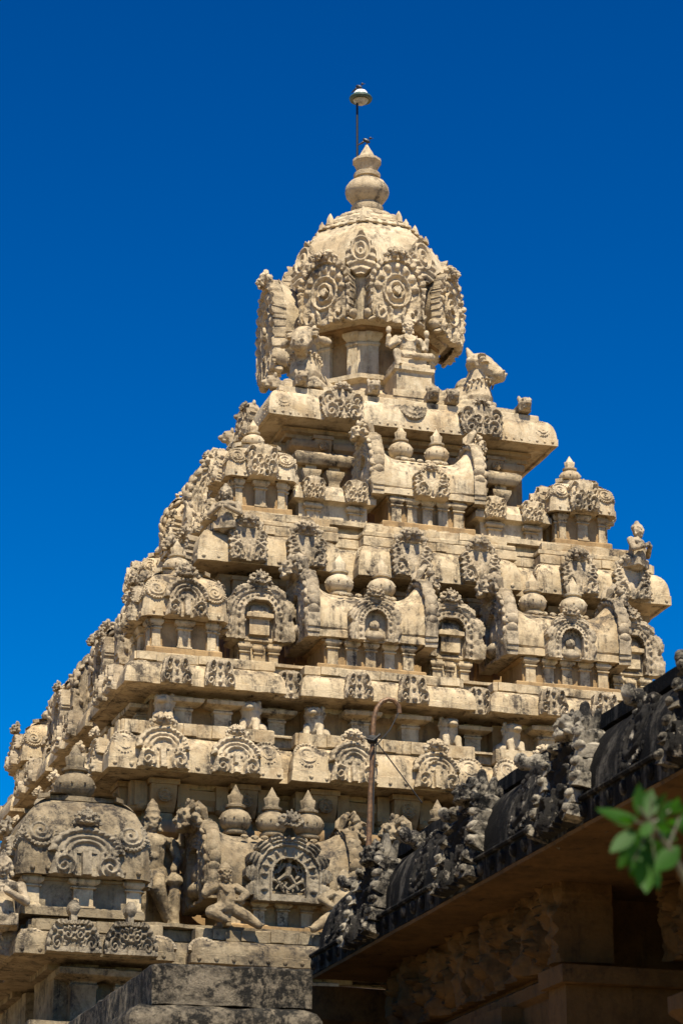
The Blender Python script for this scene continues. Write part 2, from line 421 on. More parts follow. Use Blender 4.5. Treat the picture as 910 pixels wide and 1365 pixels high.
# ------------------------------------------------------------------ tower root
CX, CY = 11.546, 35.12
tower = thing('temple_tower', 'tall pale stucco temple tower in stepped carved tiers under an octagonal dome', 'temple tower', (CX, CY, 0))
FACES = {'F': 0, 'L': -PI/2}
def on(face, u, v, z):
    return ((u, -v, z), 0) if face == 'F' else ((-v, -u, z), -PI/2)
def footprint(w, notches, d, wr=None):
    """four faces; notches = list of (u0,u1) on each face"""
    pts = []
    for k in range(4):
        face = [(-w, -w)]
        for a, b in notches: face += [(a, -w), (a, -w+d), (b, -w+d), (b, -w)]
        for (x, y) in face:
            c, s = [(1,0),(0,1),(-1,0),(0,-1)][k]; pts.append((x*c-y*s, x*s+y*c))
    return pts
def sw(name, w, notches, d, prof, mat, parent=tower, rough=.009, step=.12, seed=0, extra=None):
    mb = MB(); mb.sweep(footprint(w, notches, d), prof, step)
    if extra: extra(mb)
    mb.rough(rough, 7, seed)
    return link(name, mb.mesh(name, mat), parent)
def kapota(z, h=.40, inn=.22, lip=.09, under=.45):
    p = [(-under, z-.10), (-under, z-.04), (-under+.06, z-.03), (-.07, z+.0), (-.05, z-.02), (0, z-.015), (0, z+lip), (-.012, z+lip+.008), (-.012, z+lip+.025)]
    for k in range(1, 8):
        t = k/7*PI/2; p.append((-.012-inn*(1-math.cos(t)), z+lip+.025+(h-lip-.03)*math.sin(t)))
    p += [(-under, z+h+.004)]
    return p
def band(z0, z1, o, bev=.015):
    return [(o-.3, z0), (o-bev, z0), (o, z0+bev), (o, z1-bev), (o-bev, z1), (o-.3, z1)]
def beads(mb, w, z, us, r=.028, faces=('F','L'), sy=.6):
    for f in faces:
        for u in us:
            (x, y, zz), rz = on(f, u, w, z)
            mb.ell((x, y, zz), (r, r*sy, r) if f == 'F' else (r*sy, r, r), n=8, m=5)
def frange(a, b, s):
    n = max(1, round((b-a)/s)); return [a+(b-a)*i/n for i in range(n+1)]

# ---- tiers: cornice, plinth courses and wall
N2 = [(-1.35,-1.14),(1.14,1.35)]
N3 = [(-2.56,-2.38),(-.01-.08,.17-.08),(2.38,2.56)]
N3 = [(-2.56,-2.38),(-.09,.09),(2.38,2.56)]
N4 = [(-2.66,-2.55),(-.06,.06),(2.55,2.66)]
N5 = [(-4.26,-4.08),(-1.6,-1.4),(1.4,1.6),(4.08,4.26)]
TN = {}
def tier(k, w, nn, d, prof, mat, zb=None, gap=.2, r=.03):
    def ex(mb):
        if zb: beads(mb, w, zb, [u for u in frange(-w+.08, w-.08, gap) if not any(a-.05 < u < b+.05 for a, b in nn) and u < 3.4], r)
    TN[k] = sw('tier_cornice', w, nn, d, prof, mat, seed=k, extra=ex)
tier(1, 2.12, [], 0, kapota(15.20, .40, .17, .085, .42), UPPER, 15.235, .115, .022)
tier(2, 3.30, N2, .24, kapota(12.60, .47, .22, .11, .45), CREAM, 12.645)
TN[2].location = (-.08, 0, 0)
tier(3, 4.58, N3, .25, kapota(10.53, .29, .15, .06, .42), CREAM)
tier(4, 4.80, N4, .20, kapota(9.40, .45, .20, .11, .50), CREAM, 9.445)
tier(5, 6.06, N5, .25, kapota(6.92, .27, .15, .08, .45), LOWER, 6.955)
def course(z0, z1, w, nn, d, gap, bl, mat, name='plinth_course', seed=0):
    """band with square block ends"""
    mb = MB(); h = z1-z0
    for f in ('F', 'L'):
        for u in frange(-w+.12, min(w-.12, 9), gap):
            if any(a-.1 < u < b+.1 for a, b in nn): continue
            (x, y, z), rz = on(f, u, w, z0); st = len(mb.v)
            mb.box(-bl/2, bl/2, -.035, .05, .015, h-.01, .006, .004); mb.xf(Matrix.Translation((x, y, z)) @ Matrix.Rotation(rz, 4, 'Z'), st)
    return sw(name, w, nn, d, band(z0, z1, 0), mat, seed=seed, extra=lambda m: m.join(mb))
# T1 top
sw('plinth_course', 1.92, [], 0, band(15.585, 15.70, 0), UPPER, seed=11)
sw('upper_terrace', 1.80, [], 0, [(0,15.68),(0,15.80),(-.5,15.82),(-.9,15.82)], UPPER, seed=12)
# T1 wall
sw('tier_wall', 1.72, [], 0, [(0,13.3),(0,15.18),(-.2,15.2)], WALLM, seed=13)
sw('architrave', 1.78, [], 0, [(-.1,14.98),(0,15.0),(0,15.05),(.05,15.08),(.05,15.14),(-.1,15.16)], WALLM, seed=14)
# T2 top
course(13.07, 13.21, 3.08, [(-1.42,-1.08),(1.08,1.42)], .22, .62, .14, CREAM, seed=15)
sw('plinth_course', 3.00, [(-1.45,-1.05),(1.05,1.45)], .2, band(13.225, 13.30, .03), CREAM, seed=16)
course(13.31, 13.43, 2.94, [(-1.5,-1.0),(1.0,1.5)], .2, .8, .2, CREAM, seed=17)
sw('shrine_platform', 2.86, [], 0, [(0,13.40),(0,13.47),(-1.0,13.47)], CREAM, seed=18)
# T2 wall
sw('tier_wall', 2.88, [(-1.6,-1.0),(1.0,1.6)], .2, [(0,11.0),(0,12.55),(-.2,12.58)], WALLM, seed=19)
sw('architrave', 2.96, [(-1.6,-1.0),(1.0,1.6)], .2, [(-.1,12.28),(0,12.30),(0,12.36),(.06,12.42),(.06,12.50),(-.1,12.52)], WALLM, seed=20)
# T3 top
course(10.83, 10.96, 4.40, [(-2.66,-2.28),(-.2,.2),(2.28,2.66)], .22, .75, .26, CREAM, seed=21)
sw('shrine_platform', 4.24, [], 0, [(-.1,10.95),(0,10.955),(0,10.99),(-1.2,10.992)], CREAM, seed=22)
# T3 wall
sw('tier_wall', 4.14, [(-2.75,-2.2),(-.28,.28),(2.2,2.75)], .2, [(0,9.9),(0,10.46),(-.2,10.5)], WALLM, seed=23)
# T4 top
course(9.855, 10.03, 4.62, [(-2.72,-2.46),(-.14,.14),(2.46,2.72)], .18, .36, .17, CREAM, seed=24)
sw('shrine_platform', 4.50, [], 0, [(0,9.98),(0,10.0),(-.4,10.002)], CREAM, seed=25)
# T4 wall
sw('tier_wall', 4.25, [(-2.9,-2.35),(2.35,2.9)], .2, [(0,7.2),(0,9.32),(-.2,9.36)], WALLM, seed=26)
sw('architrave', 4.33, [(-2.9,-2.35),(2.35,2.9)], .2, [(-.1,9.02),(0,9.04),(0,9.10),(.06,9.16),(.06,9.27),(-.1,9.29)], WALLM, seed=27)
# T5 top
course(7.195, 7.34, 5.84, [(-4.35,-3.98),(-1.7,-1.3),(1.3,1.7),(3.98,4.35)], .2, .34, .16, LOWER, seed=28)
sw('shrine_platform', 5.74, [], 0, [(-.1,7.34),(0,7.345),(0,7.385),(-1.6,7.39)], LOWER, seed=29)
# T5 wall and base
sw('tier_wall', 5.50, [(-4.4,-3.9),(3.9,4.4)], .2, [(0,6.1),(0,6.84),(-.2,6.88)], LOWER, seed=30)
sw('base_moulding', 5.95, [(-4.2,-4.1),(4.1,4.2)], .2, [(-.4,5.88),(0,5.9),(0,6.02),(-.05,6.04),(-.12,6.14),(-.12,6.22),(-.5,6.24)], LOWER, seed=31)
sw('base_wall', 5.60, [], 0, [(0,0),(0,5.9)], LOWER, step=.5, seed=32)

# ---- ornaments on cornices
def orn(parent, me, name, spots, w, z, sc_=1.0, faces=('F','L'), umax=2.9, lmin=-9, mir=False):
    for f in faces:
        for u in spots:
            if f == 'F' and u > umax: continue
            if f == 'L' and u < lmin: continue
            p, rz = on(f, u, w, z); link(name, me, parent, p, rz, sc_*random.uniform(.96, 1.04))
orn(TN[1], K_LEAF, 'gable_ornament', [-1.07, .97], 2.17, 15.19)
orn(TN[1], HANG, 'hanging_medallion', [-.02], 2.13, 15.33)
orn(TN[1], DISC, 'corner_medallion', [-1.9, 1.9], 2.09, 15.30, .85)
orn(TN[2], K_SHIELD, 'gable_ornament', [-2.64, -1.85, -.41, .55, 1.96, 2.72], 3.35, 12.60)
orn(TN[2], DISC, 'corner_medallion', [-3.08, -1.5, -.98, .93, 1.5, 3.08], 3.25, 12.74, .85)
orn(TN[3], K_VOL, 'gable_ornament', [-3.95, -3.41, -1.64, -.93, .93, 1.64], 4.62, 10.52, 1.02, lmin=-2)
orn(TN[3], K_VOL, 'gable_ornament', [-2.47, 0, 2.47], 4.44, 10.50, 1.02, lmin=-2)
orn(TN[3], K_VOL, 'gable_ornament', [3.41, 3.95], 4.62, 10.52, 1.02, faces=('L',))
orn(TN[3], HALF, 'corner_medallion', [-4.35, -2.85, -2.15, -.3, .3, 2.15, 2.85, 4.35], 4.53, 10.64, .9, umax=1, lmin=-2)
orn(TN[4], K_ARCH, 'gable_ornament', [-4.15, -3.25, -1.78, -.72, .72], 4.86, 9.40, umax=1, lmin=-1)
orn(TN[4], K_ARCH, 'gable_ornament', [1.78, 3.25, 4.15], 4.86, 9.40, faces=('L',))
orn(TN[4], DISC, 'corner_medallion', [-4.6, -2.84, -2.33, -.25, .25, 2.33, 2.84, 4.6], 4.76, 9.55, .95, umax=.5, lmin=-1)
orn(TN[5], K_FAN, 'gable_ornament', [-5.42, -4.78], 6.11, 6.92, umax=0, faces=('F',))
orn(TN[5], K_FAN, 'gable_ornament', [4.78, 5.42], 6.11, 6.92, faces=('L',))
orn(TN[5], HALF, 'corner_medallion', [-5.86, -4.42, -3.92], 6.01, 7.03, .95, umax=0, faces=('F',))
orn(TN[5], HALF, 'corner_medallion', [5.86, 4.42], 6.01, 7.03, .95, faces=('L',))

# ---- wall pilasters and brackets
PA = pilaster_mesh(.24, .48, .14, .8, CREAM)
PB = pilaster_mesh(.20, .85, .12, .7, WALLM)
PC = pilaster_mesh(.26, 1.25, .14, .8, WALLM)
PD = pilaster_mesh(.30, .66, .14, .9, LOWER)
def bracket_mesh(mat, w=.3, h=.36):
    mb = MB(); mb.box(-w/2-.03, w/2+.03, -.26, .1, h-.06, h)
    for k in range(6):
        t0 = k/6; t1 = (k+1)/6
        a = .24*math.cos(t0*PI*.42)**.6; b = .24*math.cos(t1*PI*.42)**.6
        mb.add([(-w/2,-a,h-.06-t0*(h-.06)),(w/2,-a,h-.06-t0*(h-.06)),(w/2,.1,h-.06-t0*(h-.06)),(-w/2,.1,h-.06-t0*(h-.06)),
                (-w/2,-b,h-.06-t1*(h-.06)),(w/2,-b,h-.06-t1*(h-.06)),(w/2,.1,h-.06-t1*(h-.06)),(-w/2,.1,h-.06-t1*(h-.06))],
               [(0,1,2,3),(4,7,6,5),(0,4,5,1),(1,5,6,2),(2,6,7,3),(3,7,4,0)])
    for q in (-1, 1):
        mb.box(q*(w/2+.10)-.07, q*(w/2+.10)+.07, -.14, .1, .06, h-.02); mb.ell((q*(w/2+.09), -.06, .07), (.08, .1, .07))
    mb.relief(f_disc, .18, .18, .03, .02, 16, 16, Matrix.Translation((0, -.245, .08)))
    mb.rough(.004, 9); return mb.mesh('bracket', mat)
BR = bracket_mesh(WALLM)
def wallrow(me, name, us, w, z, umax=2.0, lmin=-9, faces=('F','L'), sc_=1):
    orn(tower, me, name, us, w, z, sc_, faces, umax, lmin)
wallrow(PA, 'pilaster', [-3.78, -3.28, -1.52, -.87, .95, 1.5], 4.16, 9.98, 1.6)
wallrow(PA, 'pilaster', [-2.55, .02], 3.99, 9.98, 1.6, lmin=-.2)
wallrow(PA, 'pilaster', [2.55, 3.3, 3.8], 4.14, 9.98, faces=('L',))
wallrow(BR, 'bracket', [-4.05, -3.05, -2.05, -1.0, 0], 4.28, 8.98, -.5, 0, sc_=1.05)
wallrow(BR, 'bracket', [3.05, 4.05], 4.28, 8.98, faces=('L',), sc_=1.05)
wallrow(PC, 'pilaster', [-4.05, -3.05, -2.0, -1.2], 4.26, 7.70, -.9, 1)
wallrow(PC, 'pilaster', [3.05, 4.05], 4.26, 7.70, faces=('L',))
wallrow(BR, 'bracket', [-2.72, -1.85, -.5, .5, 1.85, 2.72], 2.90, 12.16, 3, sc_=.85)
wallrow(PC, 'pilaster', [-2.72, -1.85, -.62, .62, 1.85, 2.68], 2.89, 10.98, 3, sc_=.94)
wallrow(PB, 'pilaster', [-1.55, -.95, -.55, .5, .95, 1.5], 1.74, 14.15, 3)
wallrow(BR, 'bracket', [-1.28, 1.25], 1.75, 14.72, 3, sc_=.8)
wallrow(PD, 'pilaster', [-5.2, -4.7, -3.4, -2.6], 5.55, 6.2, -2.0, 9)
# shallow capped beams that stand out of the T1 wall
mb = MB()
mb.rect(-.38, .38, -.18, .1, [(0,0),(.03,.03),(.06,.08),(.06,.13),(.02,.17),(0,.18)], .1)
for q in (-.17, .17):
    mb.rect(q-.10, q+.10, -.15, .1, [(-.02,-.32),(-.02,-.24),(.0,-.2),(.035,-.12),(.035,-.08),(-.02,-.06),(-.02,0)], .1)
mb.rough(.004, 9); BEAM = mb.mesh('corbel_beam', CREAM)
wallrow(BEAM, 'corbel_beam', [-1.28, 1.15], 1.78, 14.58, 3)

# ---- corner shrines (square, domed)
def corner_shrine(W, hb, hr, potr, mat, cm, kud, disc, seed, ksc=1.0, plinth=.08, pot_me=POT_C):
    b = MB(); w = W/2-.13
    b.rect(-w-.06, w+.06, -w-.06, w+.06, [(0,-.02),(0,plinth-.015),(-.015,plinth),(-.1,plinth)], .12)
    b.rect(-w, w, -w, w, [(0,0),(0,hb-.06),(.03,hb-.05),(.03,hb-.02),(.0,hb)], .12); b.rough(.005, 9, seed)
    body = link('corner_shrine', b.mesh('corner_shrine', WALLM if mat is not LOWER else LOWER), tower)
    c = W*.07; h = W/2
    poly = [(-h+c,-h),(h-c,-h),(h,-h+c),(h,h-c),(h-c,h),(-h+c,h),(-h,h-c),(-h,-h+c)]
    l = .085*W/1.1; pr = [(-.16,.0),(-.03,.0),(0,-.01),(0,l),(-.015,l+.006),(-.02,l+.10*hr)]
    for k in range(1, 10):
        t = k/9*PI/2*.93; pr.append((-.02-.56*h*(1-math.cos(t)), l+.10*hr+(hr*.80-l-.02)*math.sin(t)))
    zt = pr[-1][1]; pr += [(pr[-1][0]+.02, zt+.005), (pr[-1][0]+.02, zt+.055), (pr[-1][0]-.05, zt+.07), (-h*.8, zt+.08)]
    r = MB(); r.sweep(poly, pr, .1); r.rough(.006, 9, seed+1)
    for f in range(4):
        for u in frange(-h+c+.06, h-c-.06, .13*W/1.1):
            p = Matrix.Rotation(f*PI/2, 4, 'Z') @ Vector((u, -h, l*.5)); r.ell(p, .024*W/1.1, n=6, m=5)
    roof = link('domed_roof', r.mesh('domed_roof', mat), body, (0,0,hb))
    roof_zt = hb+zt+.05
    link('roof_finial', pot_me, body, (0,0,roof_zt), 0, (potr, potr, potr*1.22))
    for f in range(4):
        Mz = Matrix.Rotation(f*PI/2, 4, 'Z')
        link('gable_ornament', kud, body, Mz @ Vector((0, -h-.035, hb-.01)), f*PI/2, ksc)
        for q in (-1, 1):
            link('corner_medallion', disc, body, Mz @ Vector((q*(h-.165*W), -h+.02, hb+l+.16*hr)), f*PI/2, W/1.1*.80)
            link('pilaster', SP, body, Mz @ Vector((q*(w-.07), -w+.01, plinth)), f*PI/2, (W/1.1, 1, (hb-plinth)/.42))
        link('pilaster', SP, body, Mz @ Vector((0, -w+.01, plinth)), f*PI/2, (1.5*W/1.1, 1.4, (hb-plinth)/.42))
    return body
SP = pilaster_mesh(.13, .42, .05, .25, CREAM)
k2 = corner_shrine(1.10, .46, .72, .165, CREAM, CARVE, K_ARCH2, DISC, 41)
k1 = corner_shrine(.98, .47, .56, .150, UPPER, CARVE2, K_SMALL, DISC, 42, 1.5)
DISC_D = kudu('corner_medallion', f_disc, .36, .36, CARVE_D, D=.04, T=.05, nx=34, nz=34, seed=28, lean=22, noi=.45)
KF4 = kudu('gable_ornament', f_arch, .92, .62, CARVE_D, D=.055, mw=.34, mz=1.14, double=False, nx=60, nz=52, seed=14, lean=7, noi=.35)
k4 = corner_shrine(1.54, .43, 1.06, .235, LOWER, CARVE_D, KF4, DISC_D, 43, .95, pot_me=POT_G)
k2.location = (-3.77, -3.77, 11.0)
k1.location = (-2.42, -2.42, 13.47); clone(k1, tower, (2.16, -2.42, 13.47)); clone(k1, tower, (-2.42, 2.42, 13.47))
k4.location = (-5.27, -5.15, 7.40)
clone(k2, tower, (-3.77, 3.77, 11.0))

# ---- big horseshoe gable plate (faces -y), shared by niches and barrel roofs
def horseshoe(W, H, seed, mat=CARVE, face=True, T=.12, mw=.34, mz=1.02):
    mb = MB(); mb.relief(f_ring, W, H, .07, T, 56, 50)
    mb.box(-W*.34, W*.34, T*.55, T*.9, 0, H*.72)
    if mw: mask(mb, (0, -.02, mz*H), mw*W, double=False)
    if face:
        mb.ell((0, T*.5, H*.36), (.10*W, .07, .12*H)); mb.ell((0, T*.4, H*.13), (.2*W, .07, .12*H)); mb.ell((0, T*.2, H*.36), (.03*W, .05, .04*H))
    mb.rough(.005, 18, seed); return mb.mesh('horseshoe_gable', mat, 55)
def f_wing(x, z):      # tall end gable: gently scalloped edge, concentric bands, open centre
    a = abs(x); zz = (z-.44)*1.74; r = math.hypot(x, zz); th = math.atan2(zz, a)
    if z < .44: r = a+.10*max(0, .2-z); th = -(.44-z)*1.6
    out = .93+.06*abs(math.sin(th*5+.3))**.7
    if r > out: return None
    if r < .36 and z > .04: return None
    h = .45+.5*abs(math.sin(th*5+.3))*bump(r-.84, .12)
    if r < .42: h = .9
    elif r < .70: h = .45+.45*bump(r-.47, .035)+.45*bump(r-.66, .035)+.55*bump(r-.565, .045)*(.4+.6*math.cos(th*20))
    return h
HG = horseshoe(.92, .78, 51); HG_END = horseshoe(1.1, 1.25, 52, CARVE2, mw=.42)

# ---- niche shrines (panjara)
def niche_shrine():
    b = MB(); b.rect(-.36, .36, -.10, .3, [(0,-.0),(0,.05),(-.02,.06),(-.1,.062)], .1)
    b.rect(-.27, .27, -.02, .3, [(0,.0),(0,.46)], .1); b.rect(-.36, .36, -.06, .3, [(-.05,.40),(.0,.44),(0,.47),(-.04,.49),(-.1,.5)], .1)
    b.rough(.004, 9, 61); body = link('niche_shrine', b.mesh('niche_shrine', CREAM), tower)
    g = link('horseshoe_gable', HG2, body, (0, -.08, .44))
    m = MB()
    m.rect(-.13, .13, -.05, .1, [(0,.0),(0,.20),(.045,.22),(.045,.27),(-.01,.30),(-.02,.36),(-.05,.40),(-.08,.42)], .1); m.rough(.004, 12, 3)
    link('miniature_roof', m.mesh('miniature_roof', CREAM), body, (0, -.04, .52))
    for q in (-1, 1): link('pilaster', SP, body, (q*.19, -.03, .05), 0, (1.1, 1.3, .85))
    link('pilaster', SP, body, (0, .0, .05), 0, (.9, .8, .85))
    return body
HG2 = horseshoe(.98, .80, 53, CARVE, face=False, mw=.30, mz=1.0)
n0 = niche_shrine(); first = True
for f, us in (('F', [-2.66, -.10, 2.42]), ('L', [-2.5, 0.05, 2.62])):
    for u in us:
        p, rz = on(f, u, 3.60, 11.0)
        if first: n0.location = p; n0.rotation_euler.z = rz; first = False
        else: clone(n0, tower, p, rz)

# ---- oblong shrines with barrel roofs
def oblong(L, dpt, hb, hv, potr, mat, kud, seed, ksc=1.0, pots=3, flare=1.5, pot_me=POT_C, pz=0, endg=HG_END, cm=CARVE):
    b = MB(); x = L/2-.05; y = dpt/2-.10
    b.rect(-x-.12, x+.12, -y-.1, y+.1, [(0,-.02),(0,.055),(-.015,.07),(-.1,.07)], .12)
    b.rect(-x, x, -y, y, [(0,0),(0,hb-.06),(.04,hb-.045),(.04,hb-.015),(0,hb)], .12); b.rough(.005, 9, seed)
    body = link('oblong_shrine', b.mesh('oblong_shrine', WALLM), tower)
    for q in frange(-x+.10, x-.10, (2*x-.2)/4): link('pilaster', SP, body, (q, -y+.0, .06), 0, (1.25, 1.2, (hb-.06)/.42))
    # roof: horseshoe section swept along x, flaring up at both ends
    r = MB(); sec = [(-1.03,0),(-1.03,.13),(-1.0,.145),(-.93,.15),(-.93,.19),(-.95,.20),(-.965,.28)]
    for k in range(1, 14):
        t = k/13*PI; bz = 1.05 if k in (5, 6, 7, 8) else 1.0; sec.append((-.98*math.cos(t), .28+.72*bz*math.sin(t)**.85 if 0 < k < 13 else .28))
    sec += [(.93,.15),(1.03,.13),(1.03,0)]
    xs = [-L/2-.16, -L/2-.12, -L/2-.05, -L/2+.02, -L/2+.08, -L/2+.14, -L/2+.19] + frange(-L/2+.25, L/2-.25, .12) + [L/2-.19, L/2-.14, L/2-.08, L/2-.02, L/2+.05, L/2+.12, L/2+.16]
    vs = []; fs = []; ns = len(sec)
    for xx in xs:
        t = max(0, (abs(xx)-(L/2-.22))/.38); sz = 1+(flare-1)*t**2.0; sy = 1+.14*t**1.5
        for (yy, zz) in sec: vs.append((xx, yy*dpt/2*(sy if zz > .16 else 1), hv*(zz+(sz-1)*max(0, zz-.22)*1.28)))
    for i in range(len(xs)-1):
        for j in range(ns-1):
            a = i*ns+j; fs.append((a, a+ns, a+ns+1, a+1))
        a = i*ns; fs.append((a+ns-1, a+2*ns-1, a+ns, a))
    fs.append(tuple(range(ns))); fs.append(tuple(reversed(range((len(xs)-1)*ns, len(xs)*ns))))
    r.add(vs, fs)
    for xx in frange(-L/2+.3, L/2-.3, .12):
        r.ell((xx, -dpt*.30, hv*.965), (.05, .03, .03), n=6, m=4)
        r.ell((xx, -dpt/2-.0, hv*.06), (.022, .02, .022), n=6, m=4)
    r.rough(.007, 8, seed+1)
    link('barrel_roof', r.mesh('barrel_roof', mat), body, (0,0,hb))
    for q in (-1, 1):
        g = MB(); gw = dpt*1.16; gh = hv*flare*1.04
        g.relief(f_wing, gw, gh, .06, .13, 70, 64); g.box(-gw*.36, gw*.36, .05, .12, .02, gh*.66)
        for k in range(17):     # overlapping flame leaves along the rim
            t = -.5+(PI+1.0)*k/16; cx = gw*.455*math.cos(t); cz = gh*.44+gh*.50*math.sin(t)
            ang = -t+PI/2
            g.ell((cx*1.02, .05, max(.05, cz)), (.10, .085, .04), (.2*(k % 3-1), ang+.35*(1 if k < 8 else -1), 0), 10, 7)
            g.ell((cx*.97, -.03, max(.05, cz*.98)), (.06, .05, .03), (0, ang, .3), 8, 6)
        mask(g, (0, -.05, gh*.97), gw*.46, double=False)
        for w_ in (-1, 1): g.tube([(w_*.06, .06, gh*.97), (w_*.10, .04, gh*1.10), (w_*.06, -.02, gh*1.17), (w_*.015, -.06, gh*1.15)], [.06, .055, .04, .02], 8)
        g.ell((0, .02, gh*.36), (.14, .08, .16)); g.ell((0, .0, gh*.18), (.22, .10, .10)); g.rough(.010, 9, seed+3)
        link('end_gable', g.mesh('end_gable', cm, 55), body, (q*(L/2+.18), 0, hb-.02), q*PI/2)
    for k in range(pots):
        px = 0 if pots == 1 else (-1+2*k/(pots-1))*(L*(.22 if pots == 2 else .31))
        link('roof_finial', pot_me, body, (px, 0, hb+hv*.985+pz+.035), 0, (potr, potr, potr*1.32))
    link('gable_ornament', kud, body, (.02, -dpt/2-.07, hb-.03), 0, ksc)
    return body
s2 = oblong(1.30, .95, .42, .66, .18, CREAM, HG, 71, .78, 2)
first = True
for f, us in (('F', [-1.30, 1.36]), ('L', [-1.35, 1.35])):
    for u in us:
        p, rz = on(f, u, 3.62, 11.03)
        if first: s2.location = p; first = False
        else: clone(s2, tower, p, rz)
K1C = kudu('gable_ornament', f_shield, .56, .44, CARVE2, D=.06, mw=.26, mz=1.1, seed=15)
s1 = oblong(1.18, .80, .45, .60, .165, UPPER, K1C, 73, .95, 2, 1.62, cm=CARVE2)
s1.location = (-.08, -2.46, 13.47)
p, rz = on('L', 0, 2.46, 13.47); clone(s1, tower, p, rz)
# T5 long shrine with multi-leaf gable framing a dancing figure panel
def f_flame(x, z):
    a = abs(x); zz = (z-.40)*1.66; r = math.hypot(x, zz); th = math.atan2(zz, a)
    if z < .40: r = a; th = -(.40-z)*1.5
    k = th*7.5+.4+r*1.2; fl = abs(math.sin(k))**.5
    if r > .80+.20*fl: return None
    if r < .36 and z > .06: return None
    if z < .06 and a > .8: return None
    if r < .42: return .9
    if r < .68: return .5+.5*bump(math.sin(th*9), .5)*bump(r-.55, .1)
    if r < .72: return .95
    return .35+.75*fl*(.7+.3*math.cos(r*70))
def leafgable():
    mb = MB(); mb.relief(f_flame, 1.15, .86, .08, .12, 84, 70, noi=.3); mb.box(-.4, .4, .10, .13, 0, .66)
    mask(mb, (0, -.12, .98), .34, double=False)
    def fig(x, z, k, a):     # small modelled figures crowding the roundel
        c, n = math.cos(a), math.sin(a)
        def q(u, w): return (x+(u*c-w*n)*k, .02, z+(u*n+w*c)*k)
        mb.cap(q(0,0), .035*k, q(0,.10), .042*k, 8); mb.ell(q(0,.18), (.034*k, .035, .042*k)); mb.ell(q(0,.24), (.022*k, .03, .035*k))
        for g in (-1, 1):
            mb.cap(q(g*.03,-.01), .028*k, q(g*.10,-.08), .022*k, 6); mb.cap(q(g*.10,-.08), .022*k, q(g*.03,-.15), .016*k, 6)
            mb.cap(q(g*.05,.11), .020*k, q(g*.12,.05+.05*g), .016*k, 6); mb.cap(q(g*.12,.05+.05*g), .016*k, q(g*.09,.16), .013*k, 6)
    fig(0, .34, 1.15, -.15); fig(-.19, .27, .75, .2); fig(.19, .27, .75, -.25); fig(-.16, .46, .6, .5); fig(.18, .45, .6, -.5); fig(.0, .17, .5, .9)
    mb.box(-.32, .32, -.0, .1, .05, .10)
    mb.rough(.004, 20, 8); return mb.mesh('leaf_gable', CARVE_D, 55)
LG = leafgable()
s4 = oblong(1.44, 1.10, .36, .80, .185, TAN, LG, 75, .93, 3, 1.24, pz=.03, cm=TAN, pot_me=pot(TAN, 2))
s4.location = (-2.87, -5.05, 7.39)
p, rz = on('L', 2.98, 5.05, 7.39); clone(s4, tower, p, rz)

clone(s4, tower, (-.35, -5.05, 7.39))
# string of small recessed gables between corner and centre shrine of the upper tier
for f in ('F', 'L'):
    for a, b in ((-1.95, -.80), (.62, 1.72)):
        m = MB(); m.rect(a, b, 0, .5, [(-.1,.0),(-.1,.30),(-.06,.33),(0,.34),(0,.42),(-.02,.44),(-.05,.52),(-.12,.58),(-.2,.60)], .12)
        m.rough(.005, 9, 5); p, rz = on(f, 0, 2.78, 13.42)
        o = link('linking_gallery', m.mesh('linking_gallery', UPPER), tower, p, rz)
        for u in (a+.28, b-.28):
            link('gable_ornament', K_SMALL, o, (u, -.03, .33), 0, 1.05)
            link('pilaster', SP, o, (u, .1, 0), 0, (1.6, 1.4, .72))

# ---- neck, dome, top finial
def octo(r, rot=PI/8): return [(r/math.cos(PI/8)*math.cos(-PI/2-PI/8+k*PI/4), r/math.cos(PI/8)*math.sin(-PI/2-PI/8+k*PI/4)) for k in range(8)]
mb = MB(); mb.sweep(octo(1.28), [(-.3,15.80),(0,15.81),(0,15.92),(.05,15.95),(.05,16.0),(-.08,16.08),(-.12,16.2),(-.02,16.25),(-.02,16.32),(-.2,16.36),(-.5,16.37)], .12); mb.rough(.006, 8, 81)
neck = link('octagonal_neck', mb.mesh('octagonal_neck', UPPER), tower)
mb = MB(); mb.sweep(octo(.86), [(0,16.3),(0,17.0),(.03,17.02),(.03,17.1),(.12,17.16),(.12,17.24)], .12); mb.rough(.005, 8, 82)
link('neck_wall', mb.mesh('neck_wall', WALLM), neck)
mb = MB(); mb.rect(-.10, .10, -.07, .1, [(.02,0),(.02,.05),(0,.07),(0,.56),(.02,.58),(.02,.61),(0,.63),(.05,.69),(.06,.71),(.06,.76),(0,.77),(0,.83)], .1); mb.rough(.003, 12)
NP = mb.mesh('pilaster', UPPER)
for k in range(8):
    a = k*PI/4+PI/8
    link('pilaster', NP, neck, (.90*math.sin(a), -.90*math.cos(a), 16.34), a)
    a = k*PI/4
    for q in (-.22, .22):
        c = Matrix.Rotation(a, 4, 'Z') @ Vector((q, -.87, 16.34)); link('pilaster', NP, neck, c, a, (.8, 1, 1))
DP = [(.80,17.18),(1.02,17.20),(1.08,17.24),(1.10,17.42),(1.15,17.75),(1.155,18.05),(1.11,18.35),(1.02,18.62),(.90,18.82),(.80,18.93),(.815,18.95),(.80,18.99),(.70,19.07),(.66,19.1),(.66,19.13),(.48,19.28),(.42,19.31),(.40,19.36),(.28,19.42),(.24,19.46)]
DP = [(a, b-.0) for a, b in DP]
mb = MB()
for_prof = [(r-1.0, z) for r, z in DP]; mb.sweep(octo(1.0), for_prof, .1); mb.rough(.006, 7, 83)
